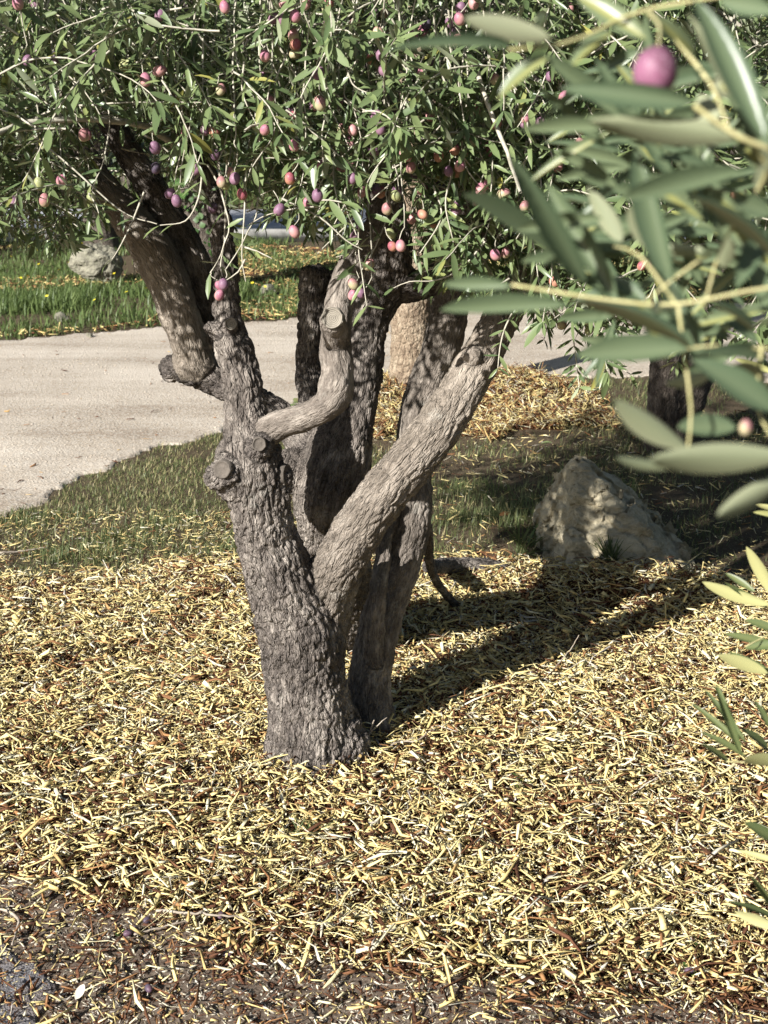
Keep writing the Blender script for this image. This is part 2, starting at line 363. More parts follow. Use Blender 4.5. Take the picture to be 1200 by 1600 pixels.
tag(link('kerb', kb.mesh('kerb', M['kerb'])), 'pale stone kerb along the far road', kind='structure')

# ------------------------------------------------------------------ chips
CHQ = [(0, 1, 4, 3), (1, 2, 5, 4), (2, 0, 3, 5)]; CHT = [(0, 2, 1), (3, 4, 5)]
SHQ = [(0, 1, 4, 3), (1, 2, 5, 4), (2, 0, 3, 5), (3, 4, 7, 6), (4, 5, 8, 7), (5, 3, 6, 8)]; SHT = [(0, 2, 1), (6, 7, 8)]
def shred_set(n, xy, lmin, lmax, zj, tint, pitch, zoff, wr, bend=.16):
    L = np.exp(rng.uniform(math.log(lmin), math.log(lmax), n)); W = np.exp(rng.uniform(math.log(wr[0]), math.log(wr[1]), n)); Hh = W * rng.uniform(.15, .4, n)
    yaw = rng.uniform(0, 2 * math.pi, n); pt = rng.normal(0, pitch, n); rl = rng.normal(0, .5, n)
    A = np.stack([np.cos(yaw) * np.cos(pt), np.sin(yaw) * np.cos(pt), np.sin(pt)], -1); s = nrm(np.cross(A, [0, 0, 1.0])); u = np.cross(s, A)
    B = s * np.cos(rl)[:, None] + u * np.sin(rl)[:, None]; C = np.cross(A, B); C = np.where(C[:, 2:3] < 0, -C, C)
    tv = np.zeros((n, 9, 3)); bw = rng.normal(0, bend, n) * L / W; bh = rng.uniform(-.02, .12, n) * L / Hh
    for q, xx in ((0, -.5), (1, rng.uniform(-.2, .2, n)), (2, .5)):
        e = rng.uniform(.05, .8, n) if q != 1 else rng.uniform(.8, 1.2, n); o = bw if q == 1 else 0; z = bh if q == 1 else 0
        tv[:, q * 3 + 0] = np.stack([xx + rng.uniform(-.08, .08, n), -.5 * e + o, z + 0 * e], -1)
        tv[:, q * 3 + 1] = np.stack([xx + rng.uniform(-.08, .08, n), .5 * e + o, z + 0 * e], -1)
        tv[:, q * 3 + 2] = np.stack([xx + 0 * e, rng.uniform(-.3, .3, n) + o, z + 1 + 0 * e], -1)
    z = hgt(xy[:, 0], xy[:, 1]) + zoff + .006 * wav(xy[:, 0], xy[:, 1], 31, .6) + rng.uniform(0, 1, n) ** 1.3 * zj + .15 * L * np.abs(np.sin(pt))
    return many(tv, SHT, SHQ, np.column_stack([xy, z]), A * L[:, None], B * W[:, None], C * Hh[:, None], tint)
def chip_set(n, xy, lmin, lmax, zj=.018, tint=None, pitch=.35, zoff=.012, ratio=(.08, .24)):
    L = np.exp(rng.uniform(math.log(lmin), math.log(lmax), n)); W = L * rng.uniform(*ratio, n); W = np.clip(W, .0012, .017); Hh = W * rng.uniform(.15, .5, n)
    yaw = rng.uniform(0, 2 * math.pi, n); pt = rng.normal(0, pitch, n); rl = rng.normal(0, .5, n)
    A = np.stack([np.cos(yaw) * np.cos(pt), np.sin(yaw) * np.cos(pt), np.sin(pt)], -1)
    s = nrm(np.cross(A, [0, 0, 1.0])); u = np.cross(s, A)
    B = s * np.cos(rl)[:, None] + u * np.sin(rl)[:, None]; C = np.cross(B, A) * -1
    C = np.where(C[:, 2:3] < 0, -C, C)
    tv = np.zeros((n, 6, 3)); e = rng.uniform(.3, 1, (n, 2))
    for q, xx in ((0, -.5), (1, .5)):
        tv[:, q * 3 + 0] = np.stack([np.full(n, xx) + rng.uniform(-.12, .12, n), -.5 * e[:, q], np.zeros(n)], -1)
        tv[:, q * 3 + 1] = np.stack([np.full(n, xx) + rng.uniform(-.12, .12, n), .5 * e[:, q], np.zeros(n)], -1)
        tv[:, q * 3 + 2] = np.stack([np.full(n, xx) + rng.uniform(-.05, .05, n), rng.uniform(-.3, .3, n), np.ones(n)], -1)
    z = hgt(xy[:, 0], xy[:, 1]) + zoff + rng.uniform(0, 1, n) ** 1.3 * zj + .15 * L * np.abs(np.sin(pt))
    pos = np.column_stack([xy, z]); t = rng.uniform(0, 1, n) if tint is None else tint
    return many(tv, CHT, CHQ, pos, A * L[:, None], B * W[:, None], C * Hh[:, None], t)
def scatter(n, x0, x1, y0, y1, f):
    P = np.column_stack([rng.uniform(x0, x1, n * 3), rng.uniform(y0, y1, n * 3)]); P = P[f(P[:, 0], P[:, 1])]; return P[:n]
def fringe(x, y):        # 1 in the bright mulch, falling to 0 on the worn soil in front
    edge = 2.20 - .22 * x + .06 * wav(x, y, 7, .2) + .35 * np.clip(-(x + .35), 0, 1)
    return np.clip((y - edge) / .16 + .5, 0, 1)
mul = Acc()
P = scatter(125000, -1.25, 1.35, 2.0, 4.45, lambda x, y: in_bed_w(x, y) & (np.abs(x) < .42 * y + .1))
fr = fringe(P[:, 0], P[:, 1]); keep = rng.uniform(0, 1, len(P)) < .20 + .80 * fr; P = P[keep]; fr = fr[keep]
k = int(len(P) * .80)
pat = wav(P[:, 0], P[:, 1], 13, .8) + .7 * wav(P[:, 0], P[:, 1], 29, 2.8); tt = np.where(rng.uniform(0, 1, len(P)) < .29 + .16 * np.clip(pat, -1, 1.4) + .30 * (1 - fr), rng.uniform(0, .22, len(P)), rng.uniform(.26, 1, len(P)))
mul.add(*chip_set(k, P[:k], .007, .030, .024, tt[:k], .42, ratio=(.1, .34))[:3], a=np.repeat(tt[:k], 6))
a = shred_set(len(P) - k, P[k:], .014, .100, .032, tt[k:], .26, .016, (.0012, .010)); mul.add(*a[:3], a=a[3])
P = scatter(42000, -1.1, 1.1, 1.9, 2.9, lambda x, y: (rng.uniform(0, 1, len(x)) > fringe(x, y)) & (~grit(x, y) | (rng.uniform(0, 1, len(x)) < .12)))
tt = np.where(rng.uniform(0, 1, len(P)) < .42, rng.uniform(0, .14, len(P)), np.where(rng.uniform(0, 1, len(P)) < .3, rng.uniform(.2, .5, len(P)), rng.uniform(.95, 1, len(P))))
a = chip_set(len(P), P, .004, .018, .008, tt, .25, .008, (.12, .4)); mul.add(*a[:3], a=a[3])
P = scatter(1500, -1.1, -.2, 1.9, 2.8, grit); a = chip_set(len(P), P, .004, .014, .004, rng.uniform(0, 1, len(P)), .2, .024, (.15, .4)); mul.add(*a[:3], a=a[3])
P = scatter(6500, -1.2, 1.3, 2.1, 4.4, lambda x, y: in_bed_w(x, y) & (np.abs(x) < .42 * y + .1) & (fringe(x, y) > .3)); a = chip_set(len(P), P, .010, .032, .034, rng.uniform(.18, .95, len(P)), .4, .018, (.28, .6)); mul.add(*a[:3], a=a[3])
tag(link('wood_mulch', mul.mesh('wood_mulch', M['chip'])), 'straw coloured shredded wood mulch around the tree', 'mulch', kind='stuff')
mu2 = Acc(); P = scatter(20000, -.6, 1.3, 6, 7.5, wob(in_mound)); a = shred_set(len(P), P, .02, .10, .04, np.where(rng.uniform(0, 1, len(P)) < .45, rng.uniform(.02, .24, len(P)), rng.uniform(.2, 1, len(P))), .45, .012, (.002, .009)); mu2.add(*a[:3], a=a[3])
tag(link('mound_mulch', mu2.mesh('mound_mulch', M['chip'])), 'heap of shredded mulch on the low mound by the road', 'mulch', kind='stuff')
# strewn litter in the shade and grass
lit = Acc(); P = scatter(3800, -.4, 2.4, 4.2, 6.6, lambda x, y: ~in_bed_w(x, y) & ~in_road(x, y)); a = chip_set(len(P), P, .012, .05, .02, None, .3, .004, (.08, .2)); lit.add(*a[:3], a=a[3])
P = scatter(2500, -1.9, -.3, 3.9, 5.0, lambda x, y: ~in_bed_w(x, y) & ~in_road(x, y)); a = chip_set(len(P), P, .01, .04, .02, None, .3, .004, (.08, .2)); lit.add(*a[:3], a=a[3])
P = scatter(9000, -5, 3, 8.6, 13.5, lambda x, y: ~in_road_w(x, y) & (wav(x, y, 1.4, .6) > -.1)); a = chip_set(len(P), P, .03, .09, .02, rng.uniform(0, .5, len(P)), .3, .01, (.2, .4)); lit.add(*a[:3], a=a[3])
tag(link('leaf_litter', lit.mesh('leaf_litter', M['chip'])), 'scattered shreds and dry litter lying in the grass', 'litter', kind='stuff')
P = scatter(700, -3.5, 1.5, 4.9, 9.5, lambda x, y: in_road_w(x, y) & (rng.uniform(0, 1, len(x)) < .2 + .8 * (np.abs(y - 5.9 - .35 * x) < .25)))
rb_ = Acc(); a = shred_set(len(P), P, .012, .05, .004, rng.uniform(0, .28, len(P)), .12, .010, (.002, .010)); rb_.add(*a[:3], a=a[3])
tag(link('road_litter', rb_.mesh('road_litter', M['chip'])), 'small brown leaf bits and straw scattered on the gravel road', 'litter', kind='stuff')
# 300 large splinters, each its own piece of the bed
def splinter_mesh(i):
    r = random.Random(i); n = 5; V = []; Q = []; bend = r.uniform(-.12, .12)
    for q in range(n):
        u = q / (n - 1); wd = (.5 if 0 < q < n - 1 else .22) * (1 + r.uniform(-.25, .25)); x = u - .5 + (r.uniform(-.04, .04)); yb = bend * (1 - (2 * u - 1) ** 2) * 4
        zb = r.uniform(-.3, .3) * .5
        V += [(x, -wd + yb, zb), (x + r.uniform(-.02, .02), wd + yb, zb), (x, wd * .8 + yb, zb + 1), (x, -wd * .8 + yb, zb + 1)]
        if q:
            b = q * 4; a_ = b - 4
            for j in range(4): Q.append((a_ + j, a_ + (j + 1) % 4, b + (j + 1) % 4, b + j))
    Q += [(3, 2, 1, 0), tuple((n - 1) * 4 + j for j in range(4))]
    t = (.35, .55, .65, .75, .82, .45, .60, .15, .92, .05)[i % 10]
    return mesh_np('wood_chip', V, None, Q, M['chip'], {'tint': np.full(len(V), t)})
SPL = [splinter_mesh(i) for i in range(20)]
def splinter(x, y, L, W, yaw, i, parent=bed, z=None, roll=0, pitch=0):
    o = link('wood_chip', SPL[i % 20], parent)
    o.scale = (L, W, W * .35); o.rotation_euler = (roll, pitch, yaw)
    o.location = (x, y, (hgt(x, y) + .034) if z is None else z); return o
HAND = [(160, 60, 0), (760, 1150, 1), (285, 1270, 2)]
for (px, py, L, W, ang, i) in [(758, 1155, .10, .010, 55, 3), (290, 1268, .05, .012, -10, 2), (96, 1243, .07, .011, 25, 5), (490, 1240, .06, .013, -55, 1),
        (508, 885, .01, .004, 0, 1), (520, 895, .01, .004, 0, 1), (350, 1525, .035, .006, -20, 8), (1190, 1295, .05, .005, 10, 0), (820, 945, .11, .014, 8, 3), (935, 885, .06, .008, 30, 2),
        (235, 1310, .10, .009, 60, 4), (560, 1440, .08, .007, 12, 3), (880, 1370, .07, .006, 18, 4), (690, 1500, .06, .008, 60, 3), (250, 1420, .05, .012, 80, 2),
        (520, 1540, .07, .010, 65, 4), (900, 1465, .08, .008, 35, 0), (1010, 1350, .06, .008, 40, 3), (1100, 950, .08, .009, -10, 3), (870, 1215, .07, .007, 5, 7),
        (1090, 1355, .07, .008, -10, 9), (620, 1350, .06, .007, -50, 1), (40, 1210, .05, .009, 20, 4), (340, 1290, .07, .006, 75, 3), (700, 1330, .06, .012, 15, 2)]:
    g = gnd(px, py, .02)
    if L > .02: splinter(g[0], g[1], L, W * .8, math.radians(ang), i)
P = scatter(400, -1.0, 1.2, 2.15, 4.1, lambda x, y: in_bed_w(x, y) & (fringe(x, y) > .3) & (np.abs(x) < .3 * y + .02) & (np.hypot(x + .18, y - 3.05) > .15))
for i in range(272):
    x, y = P[i]; splinter(x, y, random.uniform(.04, .11), random.uniform(.004, .0105), random.uniform(0, 6.28), i, roll=random.gauss(0, .3), pitch=random.gauss(0, .15))

# ------------------------------------------------------------------ grass
def grass_set(P, hmin, hmax, wd, lean=.45, tint=None):
    n = len(P); H = rng.uniform(hmin, hmax, n); yaw = rng.uniform(0, 2 * math.pi, n); ln = np.abs(rng.normal(0, lean, n))
    d = np.stack([np.cos(yaw) * np.sin(ln), np.sin(yaw) * np.sin(ln), np.cos(ln)], -1); s = np.stack([-np.sin(yaw + rng.normal(0, .8, n)), np.cos(yaw), np.zeros(n)], -1); s = nrm(s); c = nrm(np.cross(s, d))
    c = np.where(c[:, 2:3] > 0, -c, c)
    tv = np.array([(0, -.5, 0), (0, .5, 0), (.5, -.42, .0), (.5, .42, .0), (.98, 0, .28)])
    pos = np.column_stack([P, hgt(P[:, 0], P[:, 1])]); t = rng.uniform(0, 1, n) if tint is None else tint
    W = wd * rng.uniform(.6, 1.4, n)
    return many(tv, [(2, 4, 3)], [(0, 2, 3, 1)], pos, d * H[:, None], s * W[:, None], c * (H * rng.uniform(0, 1.4, n))[:, None], t)
gr = Acc()
free = lambda x, y: ~in_bed_w(x, y) & ~in_road_w(x, y)
def clump(f, k, th): return lambda x, y: f(x, y) & (wav(x, y, k, .9) + .5 * wav(x, y, k * 2.7, .2) + rng.normal(0, .35, len(x)) > th)
P = scatter(34000, -2.2, -.1, 3.5, 7.0, clump(free, 5, -.3)); t = np.where(rng.uniform(0, 1, len(P)) < .42, 1.0, rng.uniform(0, .9, len(P))); a = grass_set(P, .008, .034, .0024, .85, t); gr.add(*a[:3], a=a[3])
P = scatter(5000, -1.6, -.2, 3.9, 5.0, clump(free, 7, .3)); a = grass_set(P, .025, .06, .0026, .6); gr.add(*a[:3], a=a[3])
P = scatter(26000, -.1, 2.4, 4.0, 7.4, clump(free, 5, -.3)); t = np.where(rng.uniform(0, 1, len(P)) < .25, 1.0, rng.uniform(0, .9, len(P))); a = grass_set(P, .012, .05, .0025, .7, t); gr.add(*a[:3], a=a[3])
P = scatter(3500, .15, 1.0, 4.2, 5.4, clump(free, 7, .2)); a = grass_set(P, .03, .07, .0026, .6); gr.add(*a[:3], a=a[3])
tag(link('grass', gr.mesh('grass', M['grass'])), 'short patchy grass between mulch bed and gravel road', 'grass', kind='stuff')
gv = Acc()
P = scatter(42000, -5, 4, 8.4, 14.0, clump(free, 1.7, -.25)); a = grass_set(P, .03, .10, .008, .6, rng.uniform(0, .93, len(P))); gv.add(*a[:3], a=a[3])
P = scatter(13000, -4.5, -1.0, 8.7, 10.6, clump(free, 1.5, .1)); a = grass_set(P, .06, .16, .009, .5, rng.uniform(.1, .85, len(P))); gv.add(*a[:3], a=a[3])
P = scatter(12000, -14, 14, 17.5, 22, lambda x, y: x > -99); a = grass_set(P, .1, .3, .03, .5, rng.uniform(.3, .93, len(P))); gv.add(*a[:3], a=a[3])
tag(link('verge_grass', gv.mesh('verge_grass', M['grass_verge'])), 'green grass verge on the far side of the gravel road', 'grass', kind='stuff')
P = scatter(9000, -2.3, 1.0, 4.4, 7.4, lambda x, y: in_road_w(x, y) & ~in_road_w(x - .02, y - .07 - .06 * np.abs(wav(x, y, 9, 1.2)))); ge = Acc(); t = np.where(rng.uniform(0, 1, len(P)) < .5, 1.0, rng.uniform(0, .9, len(P))); a = grass_set(P, .006, .028, .0026, .95, t); ge.add(*a[:3], a=a[3])
tag(link('edge_grass', ge.mesh('edge_grass', M['grass'])), 'thin creeping grass breaking up the near edge of the gravel road', 'grass', kind='stuff')
# loose stones on the road
st = Acc(); ico = np.array([(0, 0, 1), (.9, 0, .1), (-.3, .85, .1), (-.3, -.85, .1), (.2, .1, -.6)]); icT = [(0, 1, 2), (0, 2, 3), (0, 3, 1), (4, 2, 1), (4, 3, 2), (4, 1, 3)]
P = scatter(9000, -4, 3, 4.8, 9.8, lambda x, y: in_road_w(x, y) & (rng.uniform(0, 1, len(x)) < .25 + .75 * (wav(x, y, 2.1, .3) > .1)))
n = len(P); r_ = rng.uniform(.002, .010, n) * rng.uniform(.5, 1, n); yw = rng.uniform(0, 6.28, n); z0 = np.zeros(n)
a = many(ico, icT, None, np.column_stack([P, hgt(P[:, 0], P[:, 1]) + .008]), np.stack([np.cos(yw), np.sin(yw), z0], -1) * r_[:, None], np.stack([-np.sin(yw), np.cos(yw), z0], -1) * (r_ * .8)[:, None], np.stack([z0, z0, np.ones(n)], -1) * (r_ * .7)[:, None], rng.uniform(0, 1, n)); st.add(*a[:3], a=a[3])
tag(link('road_gravel', st.mesh('road_gravel', M['road'])), 'loose gravel stones on the road surface', 'gravel', kind='stuff')

# ------------------------------------------------------------------ tree wood
def stem3(pts, step=.02):
    P = []
    for (px, py, Y, wd) in pts: P.append([*at(px, py, Y), wpx(wd, px, py, Y) / 2])
    return catmull(P, step)
def wood(name, stems, voxel, mat, parent, balls=(), rough=None, tone=None, ground=True, amp=1.0, seed=0):
    """union of tapered limbs, remeshed to one skin; bark relief follows each limb"""
    acc = Acc()
    for s in stems:
        rr = s[:, 3].copy(); V, T, Q = tube(s[:, :3], rr, 20, True)
        acc.add(V, T, Q)
    for (c, r) in balls:
        u = bpy.data.meshes.new('t'); import bmesh
        bm = bmesh.new(); bmesh.ops.create_icosphere(bm, subdivisions=3, radius=1); V = np.array([v.co[:] for v in bm.verts]); T = np.array([[v.index for v in f.verts] for f in bm.faces]); bm.free()
        acc.add(V * np.array(r) + np.array(c), T)
    tmp = link('tmp', acc.mesh('tmp', None)); md = tmp.modifiers.new('r', 'REMESH'); md.mode = 'VOXEL'; md.voxel_size = voxel
    sm = tmp.modifiers.new('s', 'SMOOTH'); sm.factor = .5; sm.iterations = 5
    dg = bpy.context.evaluated_depsgraph_get(); ev = tmp.evaluated_get(dg); me = ev.to_mesh()
    nv = len(me.vertices); V = np.empty(nv * 3, np.float32); me.vertices.foreach_get('co', V); V = V.reshape(-1, 3).astype(float)
    Nn = np.empty(nv * 3, np.float32); me.vertices.foreach_get('normal', Nn); Nn = Nn.reshape(-1, 3).astype(float)
    quads = [tuple(p.vertices) for p in me.polygons if len(p.vertices) == 4]; tris = [tuple(p.vertices) for p in me.polygons if len(p.vertices) == 3]
    ev.to_mesh_clear(); tm = tmp.data; bpy.data.objects.remove(tmp); bpy.data.meshes.remove(tm)
    best = np.full(nv, 1e9); bark = np.zeros((nv, 3)); rg = np.ones(nv); tn = np.zeros(nv)
    for si, s in enumerate(stems):
        C = s[:, :3]; R = s[:, 3]; T, N, B = frames(C); L = np.concatenate([[0], np.cumsum(np.linalg.norm(np.diff(C, axis=0), axis=1))])
        for a0 in range(0, nv, 20000):
            v = V[a0:a0 + 20000]; d = np.linalg.norm(v[:, None] - C[None], axis=2) / R[None]; i = d.argmin(1); dd = d[np.arange(len(v)), i]
            m = dd < best[a0:a0 + 20000]; idx = np.where(m)[0]; ii = i[idx]; q = v[idx] - C[ii]
            best[a0 + idx] = dd[idx]
            bark[a0 + idx] = np.stack([(q * N[ii]).sum(1) + si * .37, (q * B[ii]).sum(1) + si * .21, L[ii] + (q * T[ii]).sum(1)], -1)
            rv = rough[si] if rough else (1, 1); tv = tone[si] if tone else (0, 0); f = L[ii] / L[-1]
            rg[a0 + idx] = rv[0] + (rv[1] - rv[0]) * f; tn[a0 + idx] = tv[0] + (tv[1] - tv[0]) * f
    D = np.empty(nv)
    for i in range(nv):
        b = bark[i]; v = Vector(V[i]); r = rg[i]
        d1, _ = noise.voronoi(Vector((b[0] * 70, b[1] * 70, b[2] * 30)) + noise.noise_vector(v * 30) * .5)
        e = min(1.0, (d1[1] - d1[0]) * 3.2)
        lump = noise.fractal(v * 14, 1.0, 2.0, 3); med = noise.noise(Vector((b[0] * 75, b[1] * 75, b[2] * 30)))
        big = noise.noise(Vector((b[0] * 22, b[1] * 22, b[2] * 5)))
        D[i] = amp * (lump * .004 + big * .0045 * (.4 + .6 * r) + med * .0022 * r + (e - .75) * .0060 * r)
    V2 = V + Nn * D[:, None]
    if ground: V2[:, 2] = np.maximum(V2[:, 2], -.08)
    o = link(name, mesh_np(name, V2, tris, quads, mat, {'bark': bark, 'rough': rg, 'tone': tn}, True), parent); return o
def disc(name, c, n, r, mat, parent, th=.004, squash=1.0):
    """sawn face of a cut branch, slightly domed, local z along its normal"""
    V = [(0, 0, th)]; k = 20; rnd = random.Random(int(c[0] * 1e4))
    ph = [1 + rnd.uniform(-.06, .06) for _ in range(k)]
    for q, (rr, z) in enumerate(((.45, th * .9), (.85, th * .7), (.92, th * 1.3), (1.05, th * 1.0), (1.10, -th * 3))):
        for j in range(k): V.append((rr * r * ph[j] * math.cos(j / k * 6.283), rr * r * squash * ph[j] * math.sin(j / k * 6.283), z))
    T = [(0, 1 + j, 1 + (j + 1) % k) for j in range(k)]; Q = []
    for q in range(4):
        for j in range(k): a_ = 1 + q * k; Q.append((a_ + j, a_ + k + j, a_ + k + (j + 1) % k, a_ + (j + 1) % k))
    o = link(name, mesh_np(name, V, T, Q, mat, None, True), parent)
    o.rotation_euler = Vector(n).to_track_quat('Z', 'Y').to_euler(); o.location = c; return o

tree = tag(empty('olive_tree'), 'gnarled olive tree with forked trunks, hanging purple and green olives, standing in straw mulch', 'olive tree')
A1 = stem3([(494, 1240, 3.03, 178), (492, 1200, 3.03, 165), (490, 1150, 3.03, 146), (477, 1060, 3.03, 130), (468, 980, 3.02, 132), (438, 900, 3.0, 110), (414, 830, 2.99, 98), (402, 770, 2.98, 96), (394, 715, 2.98, 100), (385, 660, 3.0, 72), (378, 600, 3.02, 62), (363, 540, 3.05, 58), (355, 490, 3.07, 46), (352, 430, 3.08, 42), (346, 360, 3.1, 40), (328, 290, 3.12, 36), (300, 210, 3.15, 34), (285, 100, 3.2, 30), (295, -20, 3.25, 26), (310, -180, 3.3, 20)])
A2 = stem3([(492, 1060, 3.08, 84), (500, 980, 3.055, 90), (520, 905, 3.01, 84), (556, 835, 2.98, 80), (608, 760, 2.975, 78), (668, 690, 3.0, 76), (722, 610, 3.06, 70), (760, 540, 3.1, 64), (795, 475, 3.14, 56), (848, 395, 3.18, 46), (895, 300, 3.22, 40), (925, 190, 3.28, 34), (940, 50, 3.3, 28), (945, -120, 3.3, 22)])
A3 = stem3([(395, 695, 2.98, 52), (430, 668, 2.95, 46), (480, 650, 2.92, 44), (516, 628, 2.91, 52), (528, 590, 2.93, 52), (524, 540, 2.95, 48), (528, 485, 2.99, 46), (543, 430, 3.03, 44), (573, 380, 3.06, 42), (600, 330, 3.1, 40), (612, 250, 3.15, 34), (600, 140, 3.2, 28), (590, 0, 3.25, 24), (600, -150, 3.3, 18)])
roots_a = [catmull([[-.16 + .07 * math.cos(q), 3.03 + .07 * math.sin(q), .10, .04], [-.16 + .095 * math.cos(q), 3.03 + .09 * math.sin(q), .015, .034], [-.16 + .15 * math.cos(q), 3.03 + .12 * math.sin(q), -.04, .02]], .02) for q in (-.35, -1.5, -2.75, 2.2, .5)]
stub1 = stem3([(528, 545, 2.96, 40), (524, 520, 2.92, 42), (520, 500, 2.885, 42)], .008)
st2 = stem3([(385, 740, 2.97, 60), (362, 736, 2.94, 56), (350, 734, 2.912, 48)], .008)
st3 = stem3([(402, 715, 2.96, 44), (404, 700, 2.93, 46), (405, 695, 2.912, 38)], .008)
st4 = stem3([(425, 745, 2.98, 60), (445, 742, 2.96, 46)], .008)
spur = stem3([(350, 520, 3.05, 40), (330, 512, 3.04, 24), (322, 505, 3.03, 12)], .008)
kn = stem3([(358, 515, 3.05, 34), (361, 507, 3.015, 24)], .008)
kn2 = stem3([(742, 570, 3.08, 40), (738, 552, 3.035, 26)], .008)
C_ = lambda px, py, Y: at(px, py, Y)
trunk_a = wood('trunk', [A1, A2, A3, stub1, st2, st3, st4, spur, kn, kn2] + roots_a, .0042, M['bark'], tree,
     balls=[(C_(392, 745, 2.975), (.085, .07, .075)), (C_(368, 715, 2.96), (.045, .04, .05)), (C_(430, 775, 2.97), (.04, .04, .06)), (C_(525, 610, 2.92), (.04, .04, .05)), (C_(500, 960, 3.02), (.058, .05, .07)), (C_(480, 1010, 3.0), (.07, .06, .08)), (C_(445, 1170, 3.0), (.05, .05, .08)), (C_(540, 1170, 3.0), (.055, .06, .07)), (C_(340, 745, 2.93), (.028, .025, .03))],
     rough=[(1.2, .8), (1.15, .0), (.35, .2), (.3, .3), (.9, .9), (.9, .9), (.9, .9), (.8, .8), (.4, .4), (.3, .3)] + [(1.1, 1.1)] * 5,
     tone=[(0.0, .12), (.2, .75), (.18, .15), (.15, .15), (0, 0), (0, 0), (0, 0), (0, 0), (0, 0), (.3, .3)] + [(0, 0)] * 5)
cutlist = [(C_(519.5, 497, 2.870), (-.15, -.95, .22), .0215, M['cut'], 'pale round sawn face of the branch stub'),
           (C_(348, 733, 2.898), (-.35, -.93, .15), .019, M['cut_dark'], 'dark sawn face on the left of the burl'),
           (C_(405, 694, 2.898), (.05, -.98, .15), .014, M['cut_dark'], 'small dark sawn face above the burl'),
           (C_(446, 741, 2.955), (.93, -.36, .05), .021, M['cut_dark'], 'dark sawn face on the right of the burl'),
           (C_(361, 506, 3.01), (.1, -.97, .2), .0125, M['cut'], 'small healed knot on the upper stem')]
for c, n_, r, mt, lb in cutlist: disc('sawn_face', c, n_, r, mt, trunk_a)['label'] = lb
B1 = stem3([(584, 1230, 3.15, 120), (582, 1160, 3.16, 92), (577, 1100, 3.18, 74), (580, 1050, 3.20, 66), (592, 985, 3.22, 66), (608, 930, 3.25, 64), (628, 870, 3.27, 66), (643, 800, 3.3, 66), (643, 740, 3.33, 62), (650, 670, 3.36, 58), (668, 600, 3.4, 60), (690, 540, 3.42, 62), (702, 480, 3.45, 60), (714, 420, 3.48, 50), (732, 340, 3.5, 42), (750, 230, 3.55, 36), (760, 90, 3.6, 28), (770, -80, 3.6, 22)])
B2 = stem3([(585, 1060, 3.19, 40), (584, 990, 3.17, 36), (590, 930, 3.16, 28), (597, 880, 3.19, 24), (606, 830, 3.24, 24), (630, 780, 3.3, 30)])
wood('trunk', [B1, B2], .0045, M['bark'], tree, rough=[(.8, .3), (.6, .5)], tone=[(.05, .4), (.1, .2)])['label'] = 'middle trunk behind the front fork, shaded at its foot'
C1 = stem3([(545, 1040, 3.78, 165), (540, 1000, 3.76, 140), (536, 950, 3.66, 124), (526, 890, 3.5, 110), (516, 820, 3.34, 104), (516, 760, 3.27, 118), (530, 710, 3.27, 108), (548, 650, 3.3, 78), (560, 600, 3.33, 72), (566, 540, 3.38, 72), (578, 480, 3.43, 78), (602, 430, 3.45, 82), (610, 375, 3.45, 68), (600, 310, 3.45, 58), (588, 200, 3.5, 45), (575, 60, 3.55, 38), (570, -120, 3.6, 26)])
C2 = stem3([(596, 440, 3.45, 70), (648, 447, 3.45, 50), (692, 428, 3.47, 50), (735, 390, 3.5, 45), (780, 325, 3.5, 40), (825, 235, 3.5, 32), (850, 100, 3.55, 26), (860, -80, 3.6, 20)])
C3 = stem3([(508, 710, 3.32, 66), (494, 645, 3.42, 52), (487, 580, 3.52, 48), (488, 510, 3.53, 50), (494, 455, 3.54, 56), (498, 424, 3.55, 58)])
C4 = stem3([(500, 720, 3.30, 80), (460, 670, 3.42, 56), (405, 630, 3.54, 48), (350, 600, 3.6, 48), (308, 578, 3.62, 54), (274, 572, 3.63, 42)])
D1 = stem3([(325, 590, 3.62, 50), (302, 552, 3.6, 60), (284, 500, 3.58, 62), (262, 440, 3.57, 66), (232, 385, 3.56, 68), (196, 335, 3.56, 58), (163, 295, 3.57, 48), (135, 250, 3.6, 42), (112, 190, 3.62, 36), (90, 95, 3.65, 30), (70, -70, 3.7, 24)])
D2 = stem3([(350, 590, 3.64, 30), (330, 520, 3.68, 42), (312, 460, 3.68, 58), (290, 400, 3.66, 68), (262, 342, 3.64, 56), (234, 290, 3.62, 48), (202, 240, 3.6, 44), (174, 190, 3.6, 40), (150, 135, 3.62, 36), (136, 40, 3.65, 30), (126, -60, 3.7, 24)])
C5 = stem3([(360, 620, 3.56, 18), (348, 565, 3.57, 13), (330, 520, 3.6, 18)])
wood('trunk', [C1, C2, C3, C4, D1, D2, C5], .005, M['bark'], tree,
     balls=[(C_(510, 745, 3.28), (.09, .08, .09)), (C_(458, 735, 3.26), (.045, .045, .06)), (C_(600, 420, 3.45), (.07, .06, .07)), (C_(300, 572, 3.6), (.055, .05, .05)), (C_(268, 575, 3.62), (.03, .03, .04))],
     rough=[(1, .8), (.9, .5), (1.3, 1.3), (1, 1), (.45, .4), (.9, .5), (.6, .6)], tone=[(.1, 0), (0, 0), (0, 0), (0, 0), (.45, .5), (.05, .1), (0, 0)])['label'] = 'rear trunk with a broken stump, an arching limb and a long left limb'
rt_ = stem3([(652, 780, 3.34, 34), (668, 830, 3.42, 18), (671, 875, 3.55, 15), (683, 910, 3.75, 14), (712, 945, 3.98, 12), (735, 960, 4.02, 9)], .012)
wood('root', [rt_], .003, M['bark'], tree, amp=.4)
rt2 = stem3([(668, 885, 3.9, 20), (700, 884, 4.2, 26), (760, 884, 4.28, 24), (800, 890, 4.3, 14)], .012)
wood('root', [rt2], .004, M['bark'], tree, amp=.5)

